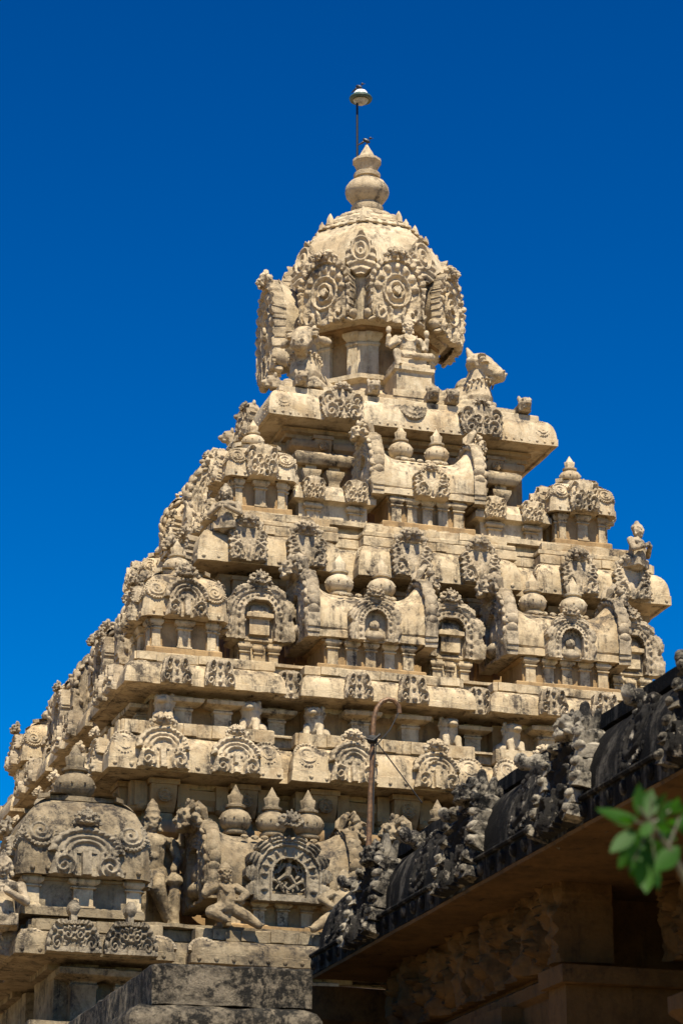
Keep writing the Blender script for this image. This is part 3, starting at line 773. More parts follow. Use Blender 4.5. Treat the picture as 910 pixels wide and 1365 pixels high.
for k in range(8):
    for j in range(5):
        a = k*PI/4; q = -.26+.13*j
        mb.ell(Matrix.Rotation(a, 4, 'Z') @ Vector((q, -.77, 19.02)), (.045, .03, .03), (0,0,a), 8, 5)
        mb.ell(Matrix.Rotation(a, 4, 'Z') @ Vector((q*1.1, -.835, 18.94)), (.05, .03, .022), (0,0,a), 8, 5)
    a = k*PI/4+PI/8
    mb.lathe([(.06,-.06),(.055,.03),(.03,.09),(.005,.13)], 6, (.72*math.sin(a), -.72*math.cos(a), 19.12)); mb.lathe([(.05,-.05),(.045,.02),(.02,.06),(.005,.09)], 6, (.88*math.sin(a), -.88*math.cos(a), 18.97))
    for j in range(7):       # raised roll down each rib of the dome
        zz = 18.80-j*.11; rr = (.955, 1.035, 1.09, 1.145, 1.18, 1.205, 1.225)[j]
        mb.ell((rr*math.sin(a), -rr*math.cos(a), zz), (.035, .035, .06), None, 6, 5)
dome = link('octagonal_dome', mb.mesh('octagonal_dome', UPPER), tower)
# petal band of the dome
mb = MB()
for k in range(24):
    a = 2*PI*k/24
    mb.ell((.52*math.sin(a), -.52*math.cos(a), 19.24), (.075, .05, .05), (0,0,a), 8, 5)
link('petal_band', mb.mesh('petal_band', CARVE2), dome)
NW, NH = .86, 1.02
mb = MB(); mb.relief(f_nasi, NW, NH, .075, .08, 84, 84, noi=.3)
hood = []; 
for k in range(17):
    t = -.9+(PI+1.8)*k/16; hood.append((NW*.47*math.cos(t), max(.02, NH*.5+NH*.5*math.sin(t))))
vs = []; fs = []
for (dy, s_) in ((.06, 1.0), (.22, .93), (.45, .80), (.62, .62)):
    for (x, z) in hood: vs.append((x*s_, dy, z*s_+.02+(1-s_)*.75*(1-z/NH)))
for i in range(3):
    for j in range(16): a = i*17+j; fs.append((a, a+17, a+18, a+1))
for i in range(3): a = i*17; fs.append((a, a+16, a+33, a+17))
mb.add(vs, fs)
mask(mb, (0, -.04, NH*1.0), .34, double=True)
for q in (-1, 1):
    mb.ell((q*NW*.46, .05, .12), (.05, .09, .08), (0, .5*q, 0)); mb.ell((q*NW*.38, .02, .04), (.09, .06, .035), (0, .4*q, 0))
mb.rough(.014, 16, 9); mb.ell((0, .40, .52), (.34, .36, .46), None, 16, 10); NASI = mb.mesh('dome_gable', CARVE2, 55)
mb = MB(); mb.relief(f_heart, .52, .86, .06, .10, 56, 70, noi=.3); mb.rough(.004, 18, 4); HEART = mb.mesh('leaf_ornament', CARVE2, 55)
for k in range(8):
    a = k*PI/4
    if k == 6: link('dome_gable', NASI, dome, (-1.50, 0, 16.55), a, (1.15, 1.25, 1.55))
    else: link('dome_gable', NASI, dome, (1.33*math.sin(a), -1.33*math.cos(a), 17.12+(.14 if k == 2 else 0)), a, 1.04 if k != 2 else .9)
    a += PI/8; link('leaf_ornament', HEART, dome, (1.31*math.sin(a), -1.31*math.cos(a), 17.86), a, .92, rx=R(-11))
TOPF = [(.23,0),(.245,.03),(.245,.10),(.205,.13),(.205,.16),(.25,.20),(.32,.30),(.335,.36),(.325,.43),(.27,.51),(.20,.55),(.165,.57),(.165,.59),(.20,.60),(.205,.66),(.18,.68),(.14,.70),(.15,.74),(.185,.82),(.215,.86),(.21,.90),(.15,.905),(.135,.93),(.09,1.03),(.03,1.14),(.008,1.19)]
mb = MB(); mb.lathe(TOPF, 32, (0,0,19.46), lambda k, a: 1+(.08*abs(math.cos(5*a))-.03 if 17 <= k <= 20 else 0)); mb.rough(.005, 8, 84)
link('top_finial', mb.mesh('top_finial', CARVE2), tower)

# small lion heads along the upper terrace edge
def lionhead(mb):
    mb.ell((0,-.05,.12), (.10,.13,.10)); mb.ell((0,-.17,.09), (.05,.07,.045)); mb.ell((.05,-.13,.16), .03); mb.ell((-.05,-.13,.16), .03)
    mb.box(-.09, .09, -.08, .25, .0, .12); mb.ell((0,-.12,.04), (.06,.07,.03)); mb.ell((.08,-.03,.2), (.03,.03,.05)); mb.ell((-.08,-.03,.2), (.03,.03,.05))
LH = sculpt(lionhead, .012, 'lion_head_spout', CARVE, 1)
orn(tower, LH, 'lion_head_spout', [-1.6, -.55, .32, .62, 1.7], 1.90, 15.72, .95)

# ------------------------------------------------------------------ statues (things of their own, standing on the tower)
def bull(mb):
    mb.ell((0,.38,.30), (.30,.52,.30)); mb.ell((0,-.02,.34), (.26,.28,.33)); mb.ell((0,.16,.62), (.15,.2,.17))
    mb.cap((0,.0,.42), .25, (0,-.06,.82), .19); mb.ell((0,-.08,1.02), (.24,.24,.22))
    mb.cap((0,-.14,1.0), .20, (0,-.36,.80), .15); mb.ell((0,-.42,.75), (.155,.11,.12)); mb.ell((0,-.32,.68), (.11,.14,.07))
    for q in (-1, 1):
        mb.ell((q*.30,-.02,.98), (.13,.045,.075), (.3, q*.35, q*.3)); mb.cap((q*.11,.03,1.15), .075, (q*.12,.09,1.32), .03)
        mb.ell((q*.20,-.20,1.04), .06); mb.ell((q*.20,-.19,1.115), (.08,.08,.022)); mb.ell((q*.065,-.52,.80), .03); mb.ell((q*.20,-.24,.97), (.05,.08,.017))
        mb.cap((q*.20,-.28,.10), .085, (q*.20,.12,.14), .12); mb.ell((q*.2,-.34,.09), (.08,.09,.07)); mb.ell((q*.26,.55,.2), (.14,.3,.2))
    for k in range(20):
        a = 2*PI*k/20; mb.ell((.235*math.cos(a), -.05+.24*math.sin(a), .64-.05*math.sin(a)), .028, n=6, m=5)
        mb.ell((.265*math.cos(a), -.03+.265*math.sin(a), .56-.05*math.sin(a)), (.022,.022,.045), n=6, m=5)
    mb.box(-.34, .34, -.42, .85, -.08, .03)
BULL = sculpt(bull, .017, 'bull_statue', CARVE2, 2, .006)
def stat(name, label, cat, me, u, v, z, rz=0, s=1, group=None):
    return thing(name, label, cat, (CX+u, CY-v, z), rz, me, group, s)
stat('bull_statue', 'carved stone bull facing the viewer at the left corner below the dome', 'statue', BULL, -1.40, 1.46, 15.80, R(-30), (.92, .9, .80), 'seated bulls at the terrace corners')
stat('bull_statue', 'carved stone bull in right profile against the sky below the dome', 'statue', BULL, 1.18, 1.36, 15.80, R(52), (.90, .86, .78), 'seated bulls at the terrace corners')

def head(mb, c, r, crown=1.2, kind='tall', tilt=(0,0)):
    x, y, z = c
    mb.ell(c, (r*.82, r*.9, r*1.08)); mb.ell((x, y-r*.92, z-r*.1), (r*.14, r*.24, r*.26)); mb.ell((x, y-r*.8, z-r*.52), (r*.3, r*.2, r*.1))
    mb.ell((x, y-r*.55, z-r*.85), (r*.35, r*.3, r*.25))
    for q in (-1, 1):
        mb.ell((x+q*r*.34, y-r*.78, z+r*.12), (r*.2, r*.16, r*.1)); mb.ell((x+q*r*.36, y-r*.74, z+r*.34), (r*.26, r*.18, r*.07))
        mb.ell((x+q*r*.9, y, z-r*.1), (r*.18, r*.28, r*.38)); mb.ell((x+q*r*.95, y-.1*r, z-r*.7), (r*.24, r*.2, r*.3)); mb.ell((x+q*r*.3, y-r*.65, z-r*.3), (r*.3, r*.25, r*.25))
    if kind == 'tall':
        mb.lathe([(r*1.02,0),(r*1.08,r*.18),(r*.95,r*.25),(r*.92,r*.8*crown),(r*.98,r*.85*crown),(r*.75,r*1.2*crown),(r*.65,r*1.6*crown),(r*.3,r*1.9*crown),(r*.1,r*2.2*crown)], 14, (x, y+r*.1, z+r*.45))
        for k in range(10):
            a = 2*PI*k/10; mb.ell((x+r*1.0*math.cos(a), y+r*.1+r*1.0*math.sin(a), z+r*.75), r*.2, n=6, m=4)
    else: mb.ell((x, y+r*.1, z+r*.5), (r*.95, r, r*.75)); mb.ell((x, y+r*.1, z+r*1.2), (r*.4, r*.4, r*.45))
def limb(mb, pts, rad):
    for a, b, ra, rb in zip(pts, pts[1:], rad, rad[1:]): mb.cap(a, ra, b, rb)
def hand(mb, p, d, s, side=1):
    """palm with four fingers and thumb, pointing along d"""
    p = Vector(p); d = Vector(d).normalized(); n = d.cross(Vector((0,1,0))).normalized() if abs(d.y) < .9 else Vector((1,0,0))
    mb.ell(p+d*s*.35, (s*.34, s*.24, s*.4))
    for k, ln in ((-1.5, .62), (-.5, .8), (.5, .76), (1.5, .58)):
        b = p+d*s*.6+n*(k*s*.17); m = b+d*s*ln*.5+Vector((0,-.05*s,0)); e = b+d*s*ln+Vector((0,.12*s,0)); limb(mb, [b, m, e], [s*.11, s*.10, s*.08])
    b = p+d*s*.2+n*(side*-.3*s); limb(mb, [b, b+d*s*.3+n*(side*-.25*s)], [s*.13, s*.1])
def foot(mb, p, d, s):
    p = Vector(p); d = Vector(d).normalized(); mb.cap(p, s*.4, p+d*s*1.1, s*.28); mb.ell(p+d*s*1.3, (s*.42, s*.35, s*.2))

def deity(mb):
    mb.box(-.28, .28, -.22, .25, 0, .10); mb.box(-.23, .23, -.2, .25, .10, .18)
    mb.ell((0,.0,.28), (.20,.16,.11)); mb.cap((0,0,.30), .13, (0,-.01,.50), .125); mb.ell((0,-.01,.56), (.185,.11,.085)); mb.ell((0,-.05,.38), (.11,.1,.09))
    limb(mb, [(.12,-.02,.27), (.31,-.17,.25), (.05,-.24,.22)], [.085,.062,.045]); foot(mb, (.05,-.24,.22), (-1,-.1,0), .07)
    limb(mb, [(-.12,-.02,.27), (-.25,-.22,.25), (-.23,-.26,.02)], [.085,.062,.045]); foot(mb, (-.23,-.26,.02), (0,-1,0), .07)
    limb(mb, [(-.19,-.0,.56), (-.27,-.03,.42), (-.20,-.17,.44)], [.058,.045,.035]); hand(mb, (-.20,-.17,.44), (.1,-.2,1), .075)
    limb(mb, [(.19,-.0,.56), (.27,-.03,.42), (.20,-.17,.38)], [.058,.045,.035]); hand(mb, (.20,-.17,.38), (-.3,-.4,-.3), .075)
    for q in (-1, 1):
        limb(mb, [(q*.17,.04,.56), (q*.30,.04,.47), (q*.30,.0,.58)], [.055,.045,.04]); hand(mb, (q*.30,.0,.58), (0,0,1), .07); mb.ell((q*.30,.0,.70), (.045,.04,.06))
    mb.cap((0,-.01,.6), .06, (0,-.02,.68), .055); head(mb, (0,-.02,.74), .085, 1.15)
    for k in range(9):
        a = PI+PI*k/8; mb.ell((.10*math.cos(a), -.12, .58+.08*math.sin(a)), .018, n=6, m=4)
DEITY = sculpt(deity, .009, 'seated_deity_statue', CARVE2, 1, .006)
stat('deity_statue', 'seated four-armed deity with tall crown on a pedestal before the neck niche', 'statue', DEITY, .12, 1.47, 16.28, 0, .95)
mb = MB(); mb.rect(-.26, .26, -.26, .3, [(.08,0),(.08,.10),(.0,.13),(0,.40),(.04,.43),(.04,.48),(-.05,.485)], .1); mb.rough(.004, 9, 2)
link('statue_pedestal', mb.mesh('statue_pedestal', UPPER), tower, (.12, -1.47, 15.80))

def dwarf(mb):
    mb.ell((0,.0,.22), (.13,.11,.10)); mb.cap((0,0,.24), .115, (-.02,-.01,.38), .105); mb.ell((-.03,-.01,.43), (.135,.08,.06)); mb.ell((0,-.05,.29), (.085,.07,.075))
    limb(mb, [(.07,-.02,.2), (.20,-.08,.11), (.33,-.12,.02)], [.08,.068,.048]); foot(mb, (.33,-.12,.02), (1,-.3,.15), .05)
    limb(mb, [(-.07,-.02,.2), (-.22,-.10,.13), (-.06,-.10,.06)], [.08,.068,.048]); foot(mb, (-.06,-.10,.05), (.6,-.6,-.2), .048)
    limb(mb, [(.10,-.0,.44), (.22,-.01,.38), (.12,-.09,.29)], [.058,.048,.038]); hand(mb, (.12,-.09,.29), (-1,-.3,-.1), .05)
    limb(mb, [(-.15,-.0,.43), (-.25,.03,.36), (-.20,.10,.46)], [.058,.048,.038]); hand(mb, (-.20,.10,.46), (.1,.2,1), .05)
    mb.cap((-.03,-.01,.45), .045, (-.04,-.02,.51), .042); head(mb, (-.04,-.03,.56), .075, .85)
    limb(mb, [(-.11,-.06,.45), (-.04,-.11,.37), (.07,-.05,.44)], [.016,.02,.016]); mb.box(-.035, .035, -.05, .08, -.0, .14)
DWARF = sculpt(dwarf, .008, 'dwarf_statue', TAN, 1, .006)
stat('dwarf_statue', 'small crouching attendant statue with one leg stretched out on the lower ledge', 'statue', DWARF, -3.62, 5.86, 7.36, R(4), 1.02)

stat('dwarf_statue', 'small attendant statue half hidden by the lower end of the black eave', 'statue', DWARF, -2.28, 5.86, 7.36, R(-4), (-1.02, 1.02, 1.02))

def guard(mb):
    mb.cap((0,0,.86), .18, (.02,-.01,1.14), .18); mb.ell((.02,-.01,1.22), (.28,.15,.10)); mb.ell((0,0,.82), (.23,.17,.15)); mb.box(-.3, .34, .10, .25, 0, 1.3)
    limb(mb, [(-.10,0,.8), (-.13,-.06,.42), (-.13,-.0,.06)], [.15,.11,.07]); foot(mb, (-.13,0,.05), (-.2,-1,0), .07)
    limb(mb, [(.09,0,.8), (.02,-.26,.60), (.20,-.16,.24)], [.15,.11,.07]); foot(mb, (.20,-.16,.22), (.4,-1,-.2), .07)
    limb(mb, [(-.24,0,1.22), (-.36,-.05,1.0), (-.04,-.17,1.0)], [.07,.06,.045]); hand(mb, (-.04,-.17,1.0), (1,-.2,.1), .08)
    limb(mb, [(.27,0,1.22), (.36,-.05,1.0), (.26,-.18,.84)], [.07,.06,.045]); hand(mb, (.26,-.18,.84), (.2,-.3,-1), .08)
    limb(mb, [(-.2,.05,1.24), (-.40,.05,1.22), (-.38,.02,1.42)], [.06,.05,.04]); hand(mb, (-.38,.02,1.42), (0,0,1), .08)
    limb(mb, [(.22,.05,1.24), (.42,.05,1.22), (.42,.02,1.40)], [.06,.05,.04]); hand(mb, (.42,.02,1.40), (0,0,1), .08)
    mb.cap((.02,0,1.28), .07, (.02,-.01,1.36), .065); head(mb, (.02,-.02,1.44), .105, 1.25)
    mb.lathe([(.09,0),(.10,.1),(.07,.2),(.08,.5),(.06,.62),(.11,.68),(.10,.74),(.06,.78)], 12, (.27,-.2,0))
    for k in range(9):
        a = PI+PI*k/8; mb.ell((.02+.14*math.cos(a), -.15, 1.24+.12*math.sin(a)), .024, n=6, m=4)
    mb.ell((0,-.05,.80), (.20,.14,.05)); mb.box(-.4, .5, -.15, .2, -.06, .02)
GUARD = sculpt(guard, .013, 'guardian_statue', TAN, 1, .008)
stat('guardian_statue', 'tall shaded door guardian statue leaning on a club between two lower shrines', 'statue', GUARD, -4.27, 4.78, 7.39, R(2), .93)

def bust(mb):
    mb.box(-.14, .14, -.1, .14, -.06, .04); mb.cap((0,0,.02), .12, (0,-.01,.22), .10); mb.ell((0,-.01,.27), (.155,.09,.06))
    for q in (-1, 1):
        limb(mb, [(q*.15,0,.27), (q*.19,-.06,.14), (q*.04,-.17,.20)], [.045,.038,.03]); hand(mb, (q*.04,-.17,.20), (-q*.4,-.2,.6), .05)
    mb.cap((0,-.01,.3), .045, (0,-.02,.36), .042); head(mb, (0,-.03,.42), .08, .8, 'short')
BUST = sculpt(bust, .009, 'bust_statue', CARVE, 1, .006)
G_ = 'folded-hands busts on the cornice corners'
stat('bust_statue', 'small bust with folded hands below the upper left domed corner shrine', 'statue', BUST, -3.0, 3.25, 13.08, R(-30), 1.05, G_)
stat('bust_statue', 'small bust with folded hands on the right cornice end against the sky', 'statue', BUST, 2.72, 3.32, 13.12, R(40), 1.1, G_)
stat('bust_statue', 'squat folded-hands figure cut by the left edge of the photo', 'statue', BUST, -6.2, 5.9, 7.28, R(-10), 1.38, G_)

def yali(mb):
    mb.ell((0,.05,.14), (.12,.15,.14)); mb.cap((0,0,.16), .11, (0,-.04,.32), .095); mb.ell((0,-.06,.40), (.10,.10,.09)); mb.ell((0,-.15,.38), (.055,.06,.045))
    for q in (-1, 1):
        mb.ell((q*.045,-.13,.43), .026); mb.ell((q*.08,-.02,.47), (.03,.03,.04)); mb.cap((q*.07,-.10,.20), .04, (q*.07,-.14,.03), .035); mb.ell((q*.07,-.17,.03), (.04,.06,.03)); mb.ell((q*.11,.05,.1), (.06,.12,.1))
    for k in range(12):
        a = 2*PI*k/12; mb.ell((.09*math.cos(a), .0, .38+.09*math.sin(a)), .035, n=6, m=4)
YALI = sculpt(yali, .01, 'lion_statue', CARVE2, 1, .006)
gl = 'seated lions between the pilasters of the middle wall'
ylab = {(-4.02): 'seated stone lion at the left corner of the pilastered middle wall', (-2.93): 'seated stone lion right of the twin pilasters in the middle wall',
        (-2.12): 'seated stone lion left of the pilasters above the rusty pole', (-.38): 'seated stone lion in right profile right of the pole top', (.45): 'seated stone lion just above the dark eave at the right'}
for u, lab in ylab.items(): stat('lion_statue', lab, 'statue', YALI, u, 4.31, 10.003, R(random.choice((-25, 15, 5))), (1.18, 1.05, .90), gl)

# ------------------------------------------------------------------ lamp and birds at the top
def P(px, py, Y):    # world point on the plane y=Y seen at a reference point of the calibrated view
    f = 3600.; p = R(19.5); q = R(17.6)
    fw = Vector((math.sin(q)*math.cos(p), math.cos(q)*math.cos(p), math.sin(p))); rt = Vector((math.cos(q), -math.sin(q), 0)); up = rt.cross(fw)
    r = fw*f+rt*(px-455)+up*(682.5-py); return Vector((0,0,1.6))+r*(Y/r.y)
a = P(479, 130, CY+.9); b = P(476, 215, CY+.9); 
lamp = thing('lamp_post', 'thin black pole behind the finial carrying a white-topped green-rimmed lamp', 'lamp', (b.x, b.y, b.z-1.0))
mb = MB(); mb.tube([(0,0,0), (.0,0,a.z-b.z+.97)], .019); link('pole', mb.mesh('pole', DARKM), lamp)
H0 = a.z-b.z+1.0
mb = MB(); mb.lathe([(.05,-.10),(.09,-.07),(.12,-.03),(.06,.0)], 20, (.06,0,H0-.02)); link('lamp_globe', mb.mesh('lamp_globe', flat('grey_glass', (.3,.3,.28), .2)), lamp)
mb = MB(); mb.lathe([(.09,-.04),(.17,-.05),(.185,-.02),(.17,.01),(.12,.05),(.05,.06)], 24, (.06,0,H0)); link('lamp_shade', mb.mesh('lamp_shade', GREENM), lamp)
mb = MB(); mb.lathe([(.115,.045),(.11,.075),(.085,.11),(.045,.13),(.01,.135)], 20, (.06,0,H0)); link('lamp_cap', mb.mesh('lamp_cap', WHITE), lamp)
def bird(mb):
    mb.ell((0,0,.10), (.045,.10,.05), (.5,0,0)); mb.ell((0,-.09,.165), (.032,.036,.032)); mb.cap((0,-.11,.165), .012, (0,-.17,.16), .004); mb.cap((0,.08,.06), .03, (0,.20,-.02), .012)
    for q in (-1, 1): mb.cap((q*.015,-.01,.06), .008, (q*.015,-.0,-.01), .006)
BIRD = sculpt(bird, .006, 'bird', FEATH, 1)
t_ = P(478, 127, CY+.9)
thing('bird', 'small dark bird perched on top of the lamp', 'bird', (lamp.location.x+.03, lamp.location.y, lamp.location.z+H0+.125), R(50), BIRD, None, .62)
thing('bird', 'small black bird perched on the pointed tip of the top finial', 'bird', (CX-.01, CY-.01, 19.46+1.17), R(75), BIRD, None, .66)

# ------------------------------------------------------------------ crook pole with cords
pb = P(489, 1180, 25.5); pt = P(497, 975, 25.5)
mb = MB(); pts = [pb+(pb-pt)*.05, pb, pt]; c0 = P(501, 945, 25.5); c1 = P(516, 931, 25.5); c2 = P(531, 940, 25.5); c3 = P(532, 952, 25.5)
cr = [P(x, y, 25.5) for x, y in ((497,975),(498,958),(502,944),(509,935),(517,932),(525,934),(531,941),(532,951))]
mb.tube([p-pts[0] for p in [pts[0], pb]+cr], [.032,.030]+[.025]*7+[.025])
pole = thing('crook_pole', 'rusty brown metal pole bent into a crook at its top, standing before the tower', 'pole', tuple(pts[0]), 0, mb.mesh('crook_pole', RUST))
for lst in (((531,950),(520,972),(500,995)), ((500,987),(525,1020),(562,1070)), ((501,990),(498,1040),(497,1110))):
    m2 = MB(); q = [P(x, y, 25.45) for x, y in lst]; m2.tube([p-pts[0] for p in q], .007, 5); link('cord', m2.mesh('cord', CORD), pole)
m2 = MB(); m2.ell(P(496, 986, 25.5)-pts[0], (.06,.06,.05)); m2.tube([P(488,985,25.45)-pts[0], P(497,987,25.4)-pts[0], P(506,979,25.45)-pts[0]], .014, 5); link('cord_knot', m2.mesh('cord_knot', CORD), pole)

# ------------------------------------------------------------------ dark eave building on the right (runs along y)
EX = 6.60; Y0, Y1 = 21.65, 8.0; EZ = 5.50
hall = thing('temple_hall', 'dark weathered temple hall with a black curved eave and brown shaded underside', 'hall', (EX, Y0, 0))
def hs(name, prof, mat, y0=0.0, y1=Y1-Y0, parent=hall, seed=0, x1=9.0, rough=.008, extra=None):
    """solid running along y with profile (x inward offset, z) on its left side and its far end"""
    m = MB(); m.sweep([(0, y1), (x1, y1), (x1, y0), (0, y0)], [(-a, z) for a, z in prof], .12)
    if extra: extra(m)
    m.rough(rough, 6, seed)
    return link(name, m.mesh(name, mat), parent)
def eave_prof():
    p = [(.95, EZ-.02), (.90, EZ-.0), (.06, EZ+.0), (.0, EZ-.01), (0, EZ+.15), (.05, EZ+.17)]
    for k in range(1, 9):
        t = k/8*PI/2; p.append((.05+.36*(1-math.cos(t)), EZ+.17+.55*math.sin(t)))
    return p+[(.42, EZ+.76), (.36, EZ+.77), (.36, EZ+.87), (.40, EZ+.89), (.9, EZ+.89)]
def lipbeads(mb):
    y = Y1-Y0+.1
    while y < -.1:
        mb.ell((-.005, y, EZ+.07), (.03, .045, .05), None, 8, 6); y += .21
    mb.tube([(-.012, -.02, EZ+.155), (-.012, Y1-Y0+.1, EZ+.155)], .018, 6)
eave = hs('eave', eave_prof(), BLACK2, seed=90, extra=lipbeads)
for_soff = [(.98, EZ-.06), (.05, EZ-.012), (.05, EZ-.006), (.98, EZ-.004)]
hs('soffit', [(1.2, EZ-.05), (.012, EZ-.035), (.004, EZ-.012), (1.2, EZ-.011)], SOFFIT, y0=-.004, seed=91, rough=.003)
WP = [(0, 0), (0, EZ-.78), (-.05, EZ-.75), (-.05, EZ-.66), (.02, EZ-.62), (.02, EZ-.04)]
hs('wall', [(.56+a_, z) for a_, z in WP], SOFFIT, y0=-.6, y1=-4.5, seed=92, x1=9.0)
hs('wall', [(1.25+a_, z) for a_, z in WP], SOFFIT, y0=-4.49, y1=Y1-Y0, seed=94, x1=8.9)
m = MB(); m.rect(-.22, 2.0, .12, .7, [(0,0),(0,EZ-.40),(.05,EZ-.36),(.05,EZ-.08),(-.1,EZ-.05)], .2); m.rough(.01, 5, 4); link('end_wall', m.mesh('end_wall', SOFFIT), hall)
# carved frieze of foliage lumps below the soffit
random.seed(5)
def f_frieze(x, z):
    q = Vector((x*5, z*2.2, 1.7)); h = .5+.8*abs(noise.noise(q*1.6))+.9*noise.noise(q*.8)
    for cx, cz, r0, sg in ((-.8,.7,.19,1),(-.55,.35,.22,-1),(-.28,.72,.2,1),(-.02,.38,.2,-1),(.22,.70,.2,1),(.5,.36,.22,-1),(.78,.68,.2,1)):
        dx = (x-cx)*1.6; dz = (z-cz)*.8; r = math.hypot(dx, dz)
        if r < r0: h = max(h, .6+1.3*(1-r/r0)**.5*(.5+.5*math.cos(6.3*(r/r0*1.8-math.atan2(dz, dx*sg)/6.28))))
    return h
for x_, ya, n_ in ((.56, -1.55, 2), (1.24, -5.5, 3)):
    mb = MB(); y = ya
    for k in range(n_): mb.relief(f_frieze, 1.9, .56, .12, .3, 90, 34, Matrix.Translation((x_, y, EZ-.60)) @ Matrix.Rotation(-PI/2, 4, 'Z')); y -= 1.89
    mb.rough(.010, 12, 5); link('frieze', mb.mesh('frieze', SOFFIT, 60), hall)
# corbelled pilasters below the frieze
for k, (x_, y) in enumerate(((.56, -1.45), (.56, -3.1), (1.25, -7.4), (1.25, -9.6))):
    m = MB(); m.box(x_-.12, x_+.2, y-.26, y+.26, 0, EZ-1.22); m.box(x_-.20, x_+.2, y-.34, y+.34, EZ-1.22, EZ-1.10); m.box(x_-.30, x_+.2, y-.42, y+.42, EZ-1.10, EZ-.92)
    m.box(x_-.16, x_+.2, y-.28, y+.28, EZ-.92, EZ-.76); m.rough(.012, 5, k); link('pilaster', m.mesh('pilaster', SOFFIT), hall)
    m = MB(); m.relief(f_leaf, .62, .72, .12, .05, 40, 44); m.rough(.014, 9, k); link('wall_carving', m.mesh('wall_carving', SOFFIT), hall, (x_-.02, y-.82, EZ-1.75), -PI/2)
m = MB(); m.box(.40, 1.3, -4.62, -4.30, 0, EZ-.80); m.box(.34, 1.3, -4.70, -4.26, EZ-.80, EZ-.68); m.rough(.01, 5, 9); link('pilaster', m.mesh('pilaster', SOFFIT), hall)
m = MB(); m.lathe([(.16,0),(.16,2.6),(.22,2.66),(.22,2.72),(.15,2.78),(.15,3.2),(.20,3.25),(.24,3.32),(.20,3.38),(.15,3.42),(.26,3.52),(.28,3.58),(.16,3.62),(.16,4.2),(.30,4.3),(.30,4.4)], 16, (.80, -6.1, 0)); m.rough(.01, 8, 2); link('column', m.mesh('column', SOFFIT), hall)
# upright gables with lumpy flame rims, crest heads
def eavegable(v):
    random.seed(20+v); T_ = Matrix.Rotation(R(-14), 4, 'X')
    m = MB(); m.relief(f_arch, .92, .92, .10, .34, 60, 60); m.xf(T_); m.rough(.010, 9, 3+v); plate = m.mesh('gable_ornament', BLACK, 55)
    m = MB()
    for q in (-1, 1):
        for k in range(6):
            t = k/5; x = q*(.45-.12*max(0, t-.5)*2+.02*math.sin(k*3+v)); z = .06+t*.82; w_ = random.uniform(.85, 1.12)
            st = len(m.v); m.box(-.075*w_, .075*w_, -.13, .22, -.062, .066, .018, .03)
            m.xf(Matrix.Translation((x, 0, z)) @ Euler((random.uniform(-.25, .25), q*(t*.5-.15), random.uniform(-.3, .3))).to_matrix().to_4x4(), st)
            m.ell((x+q*.02, -.11, z+.02), (.055, .07, .05), (.5, q*t*.6, 0), 8, 6); m.ell((x, .08, z+.06), (.07, .12, .05), None, 8, 6)
    m.xf(T_); m.rough(.018, 9, 3+v); rim = m.mesh('rim_leaves', LUMP, 55)
    m = MB(); mask(m, (0, -.06, 1.0), .50, double=False)
    m.cap((0, .06, 1.05), .10, (0, .0, 1.30), .045); m.cap((.10, .1, 1.0), .07, (.15, .10, 1.22), .035); m.cap((-.10, .1, 1.0), .07, (-.15, .10, 1.22), .035)
    m.xf(T_); m.rough(.010, 9, 3+v); return plate, rim, m.mesh('lion_mask', LUMP, 55)
EGS = [eavegable(v) for v in range(3)]
for k, y in enumerate((-1.45, -3.65, -5.6, -7.7, -9.8)):
    pl, rm, mk = EGS[k % 3]; o = link('gable_ornament', pl, hall, (-.03, y, EZ+.02), -PI/2, .68)
    link('rim_leaves', rm, o); link('lion_mask', mk, o)
m = MB(); m.relief(f_disc, .52, .62, .05, .12, 40, 40); m.xf(Matrix.Rotation(R(-20), 4, 'X')); m.rough(.01, 12); ED = m.mesh('eave_medallion', BLACK, 55)
for y in (-2.55, -4.65, -6.6, -8.8): link('eave_medallion', ED, hall, (.05, y, EZ+.17), -PI/2, .9)
link('eave_medallion', ED, hall, (.02, -.45, EZ+.12), -PI/2, .8)
# row of leaf antefixes along the ridge
m = MB(); m.ell((0,.1,.05), (.09,.20,.10), None, 12, 8); m.cap((0,.0,.08), .07, (.0,-.16,.10), .06); m.ell((.01,-.18,.13), (.06,.07,.07)); m.ell((.03,.12,.14), (.05,.12,.06)); m.ell((-.04,-.02,.15), (.04,.09,.05)); m.rough(.02, 12)
AN = m.mesh('ridge_leaf', LUMP, 50)
y = -.15; k = 0
while y > Y1-Y0+.3:
    link('ridge_leaf', AN, hall, (.34+.04*math.sin(k*2), y, EZ+.70), -PI/2+math.sin(k)*.4, random.uniform(.6, .85)); y -= .86; k += 1
# a second, higher body behind the eave
hs('upper_wall', [(1.0, EZ+.85), (1.0, EZ+1.1)], BLACK2, y0=-.9, seed=93)

# ------------------------------------------------------------------ mottled wall block at the bottom
A = P(203, 1290, 20); B = P(415, 1281, 20)
blk = thing('wall_block', 'mottled grey masonry wall block with a stained stepped coping at the bottom', 'wall', (A.x, A.y, 0))
rz = R(-6)
L = (B-A).length-.03; zt = A.z+.04
cx_, cy_ = L*math.cos(rz), L*math.sin(rz)
def quad(e): return [(-e, -e*.6), (cx_+e*.2, cy_-e*.6), (cx_+e*.2, 7), (-e, 7)]
m = MB(); m.sweep(quad(0), [(0,zt-.31),(0,zt-.02),(-.02,zt),(-.3,zt)], .1); m.rough(.014, 6, 2); link('coping', m.mesh('coping', BLOCK), blk)
m = MB(); m.sweep(quad(.20), [(.0,0),(.0,zt-.50),(.0,zt-.42),(-.03,zt-.36),(-.10,zt-.325),(-.3,zt-.312)], .1); m.rough(.016, 5, 3); link('wall_body', m.mesh('wall_body', BLOCK), blk)

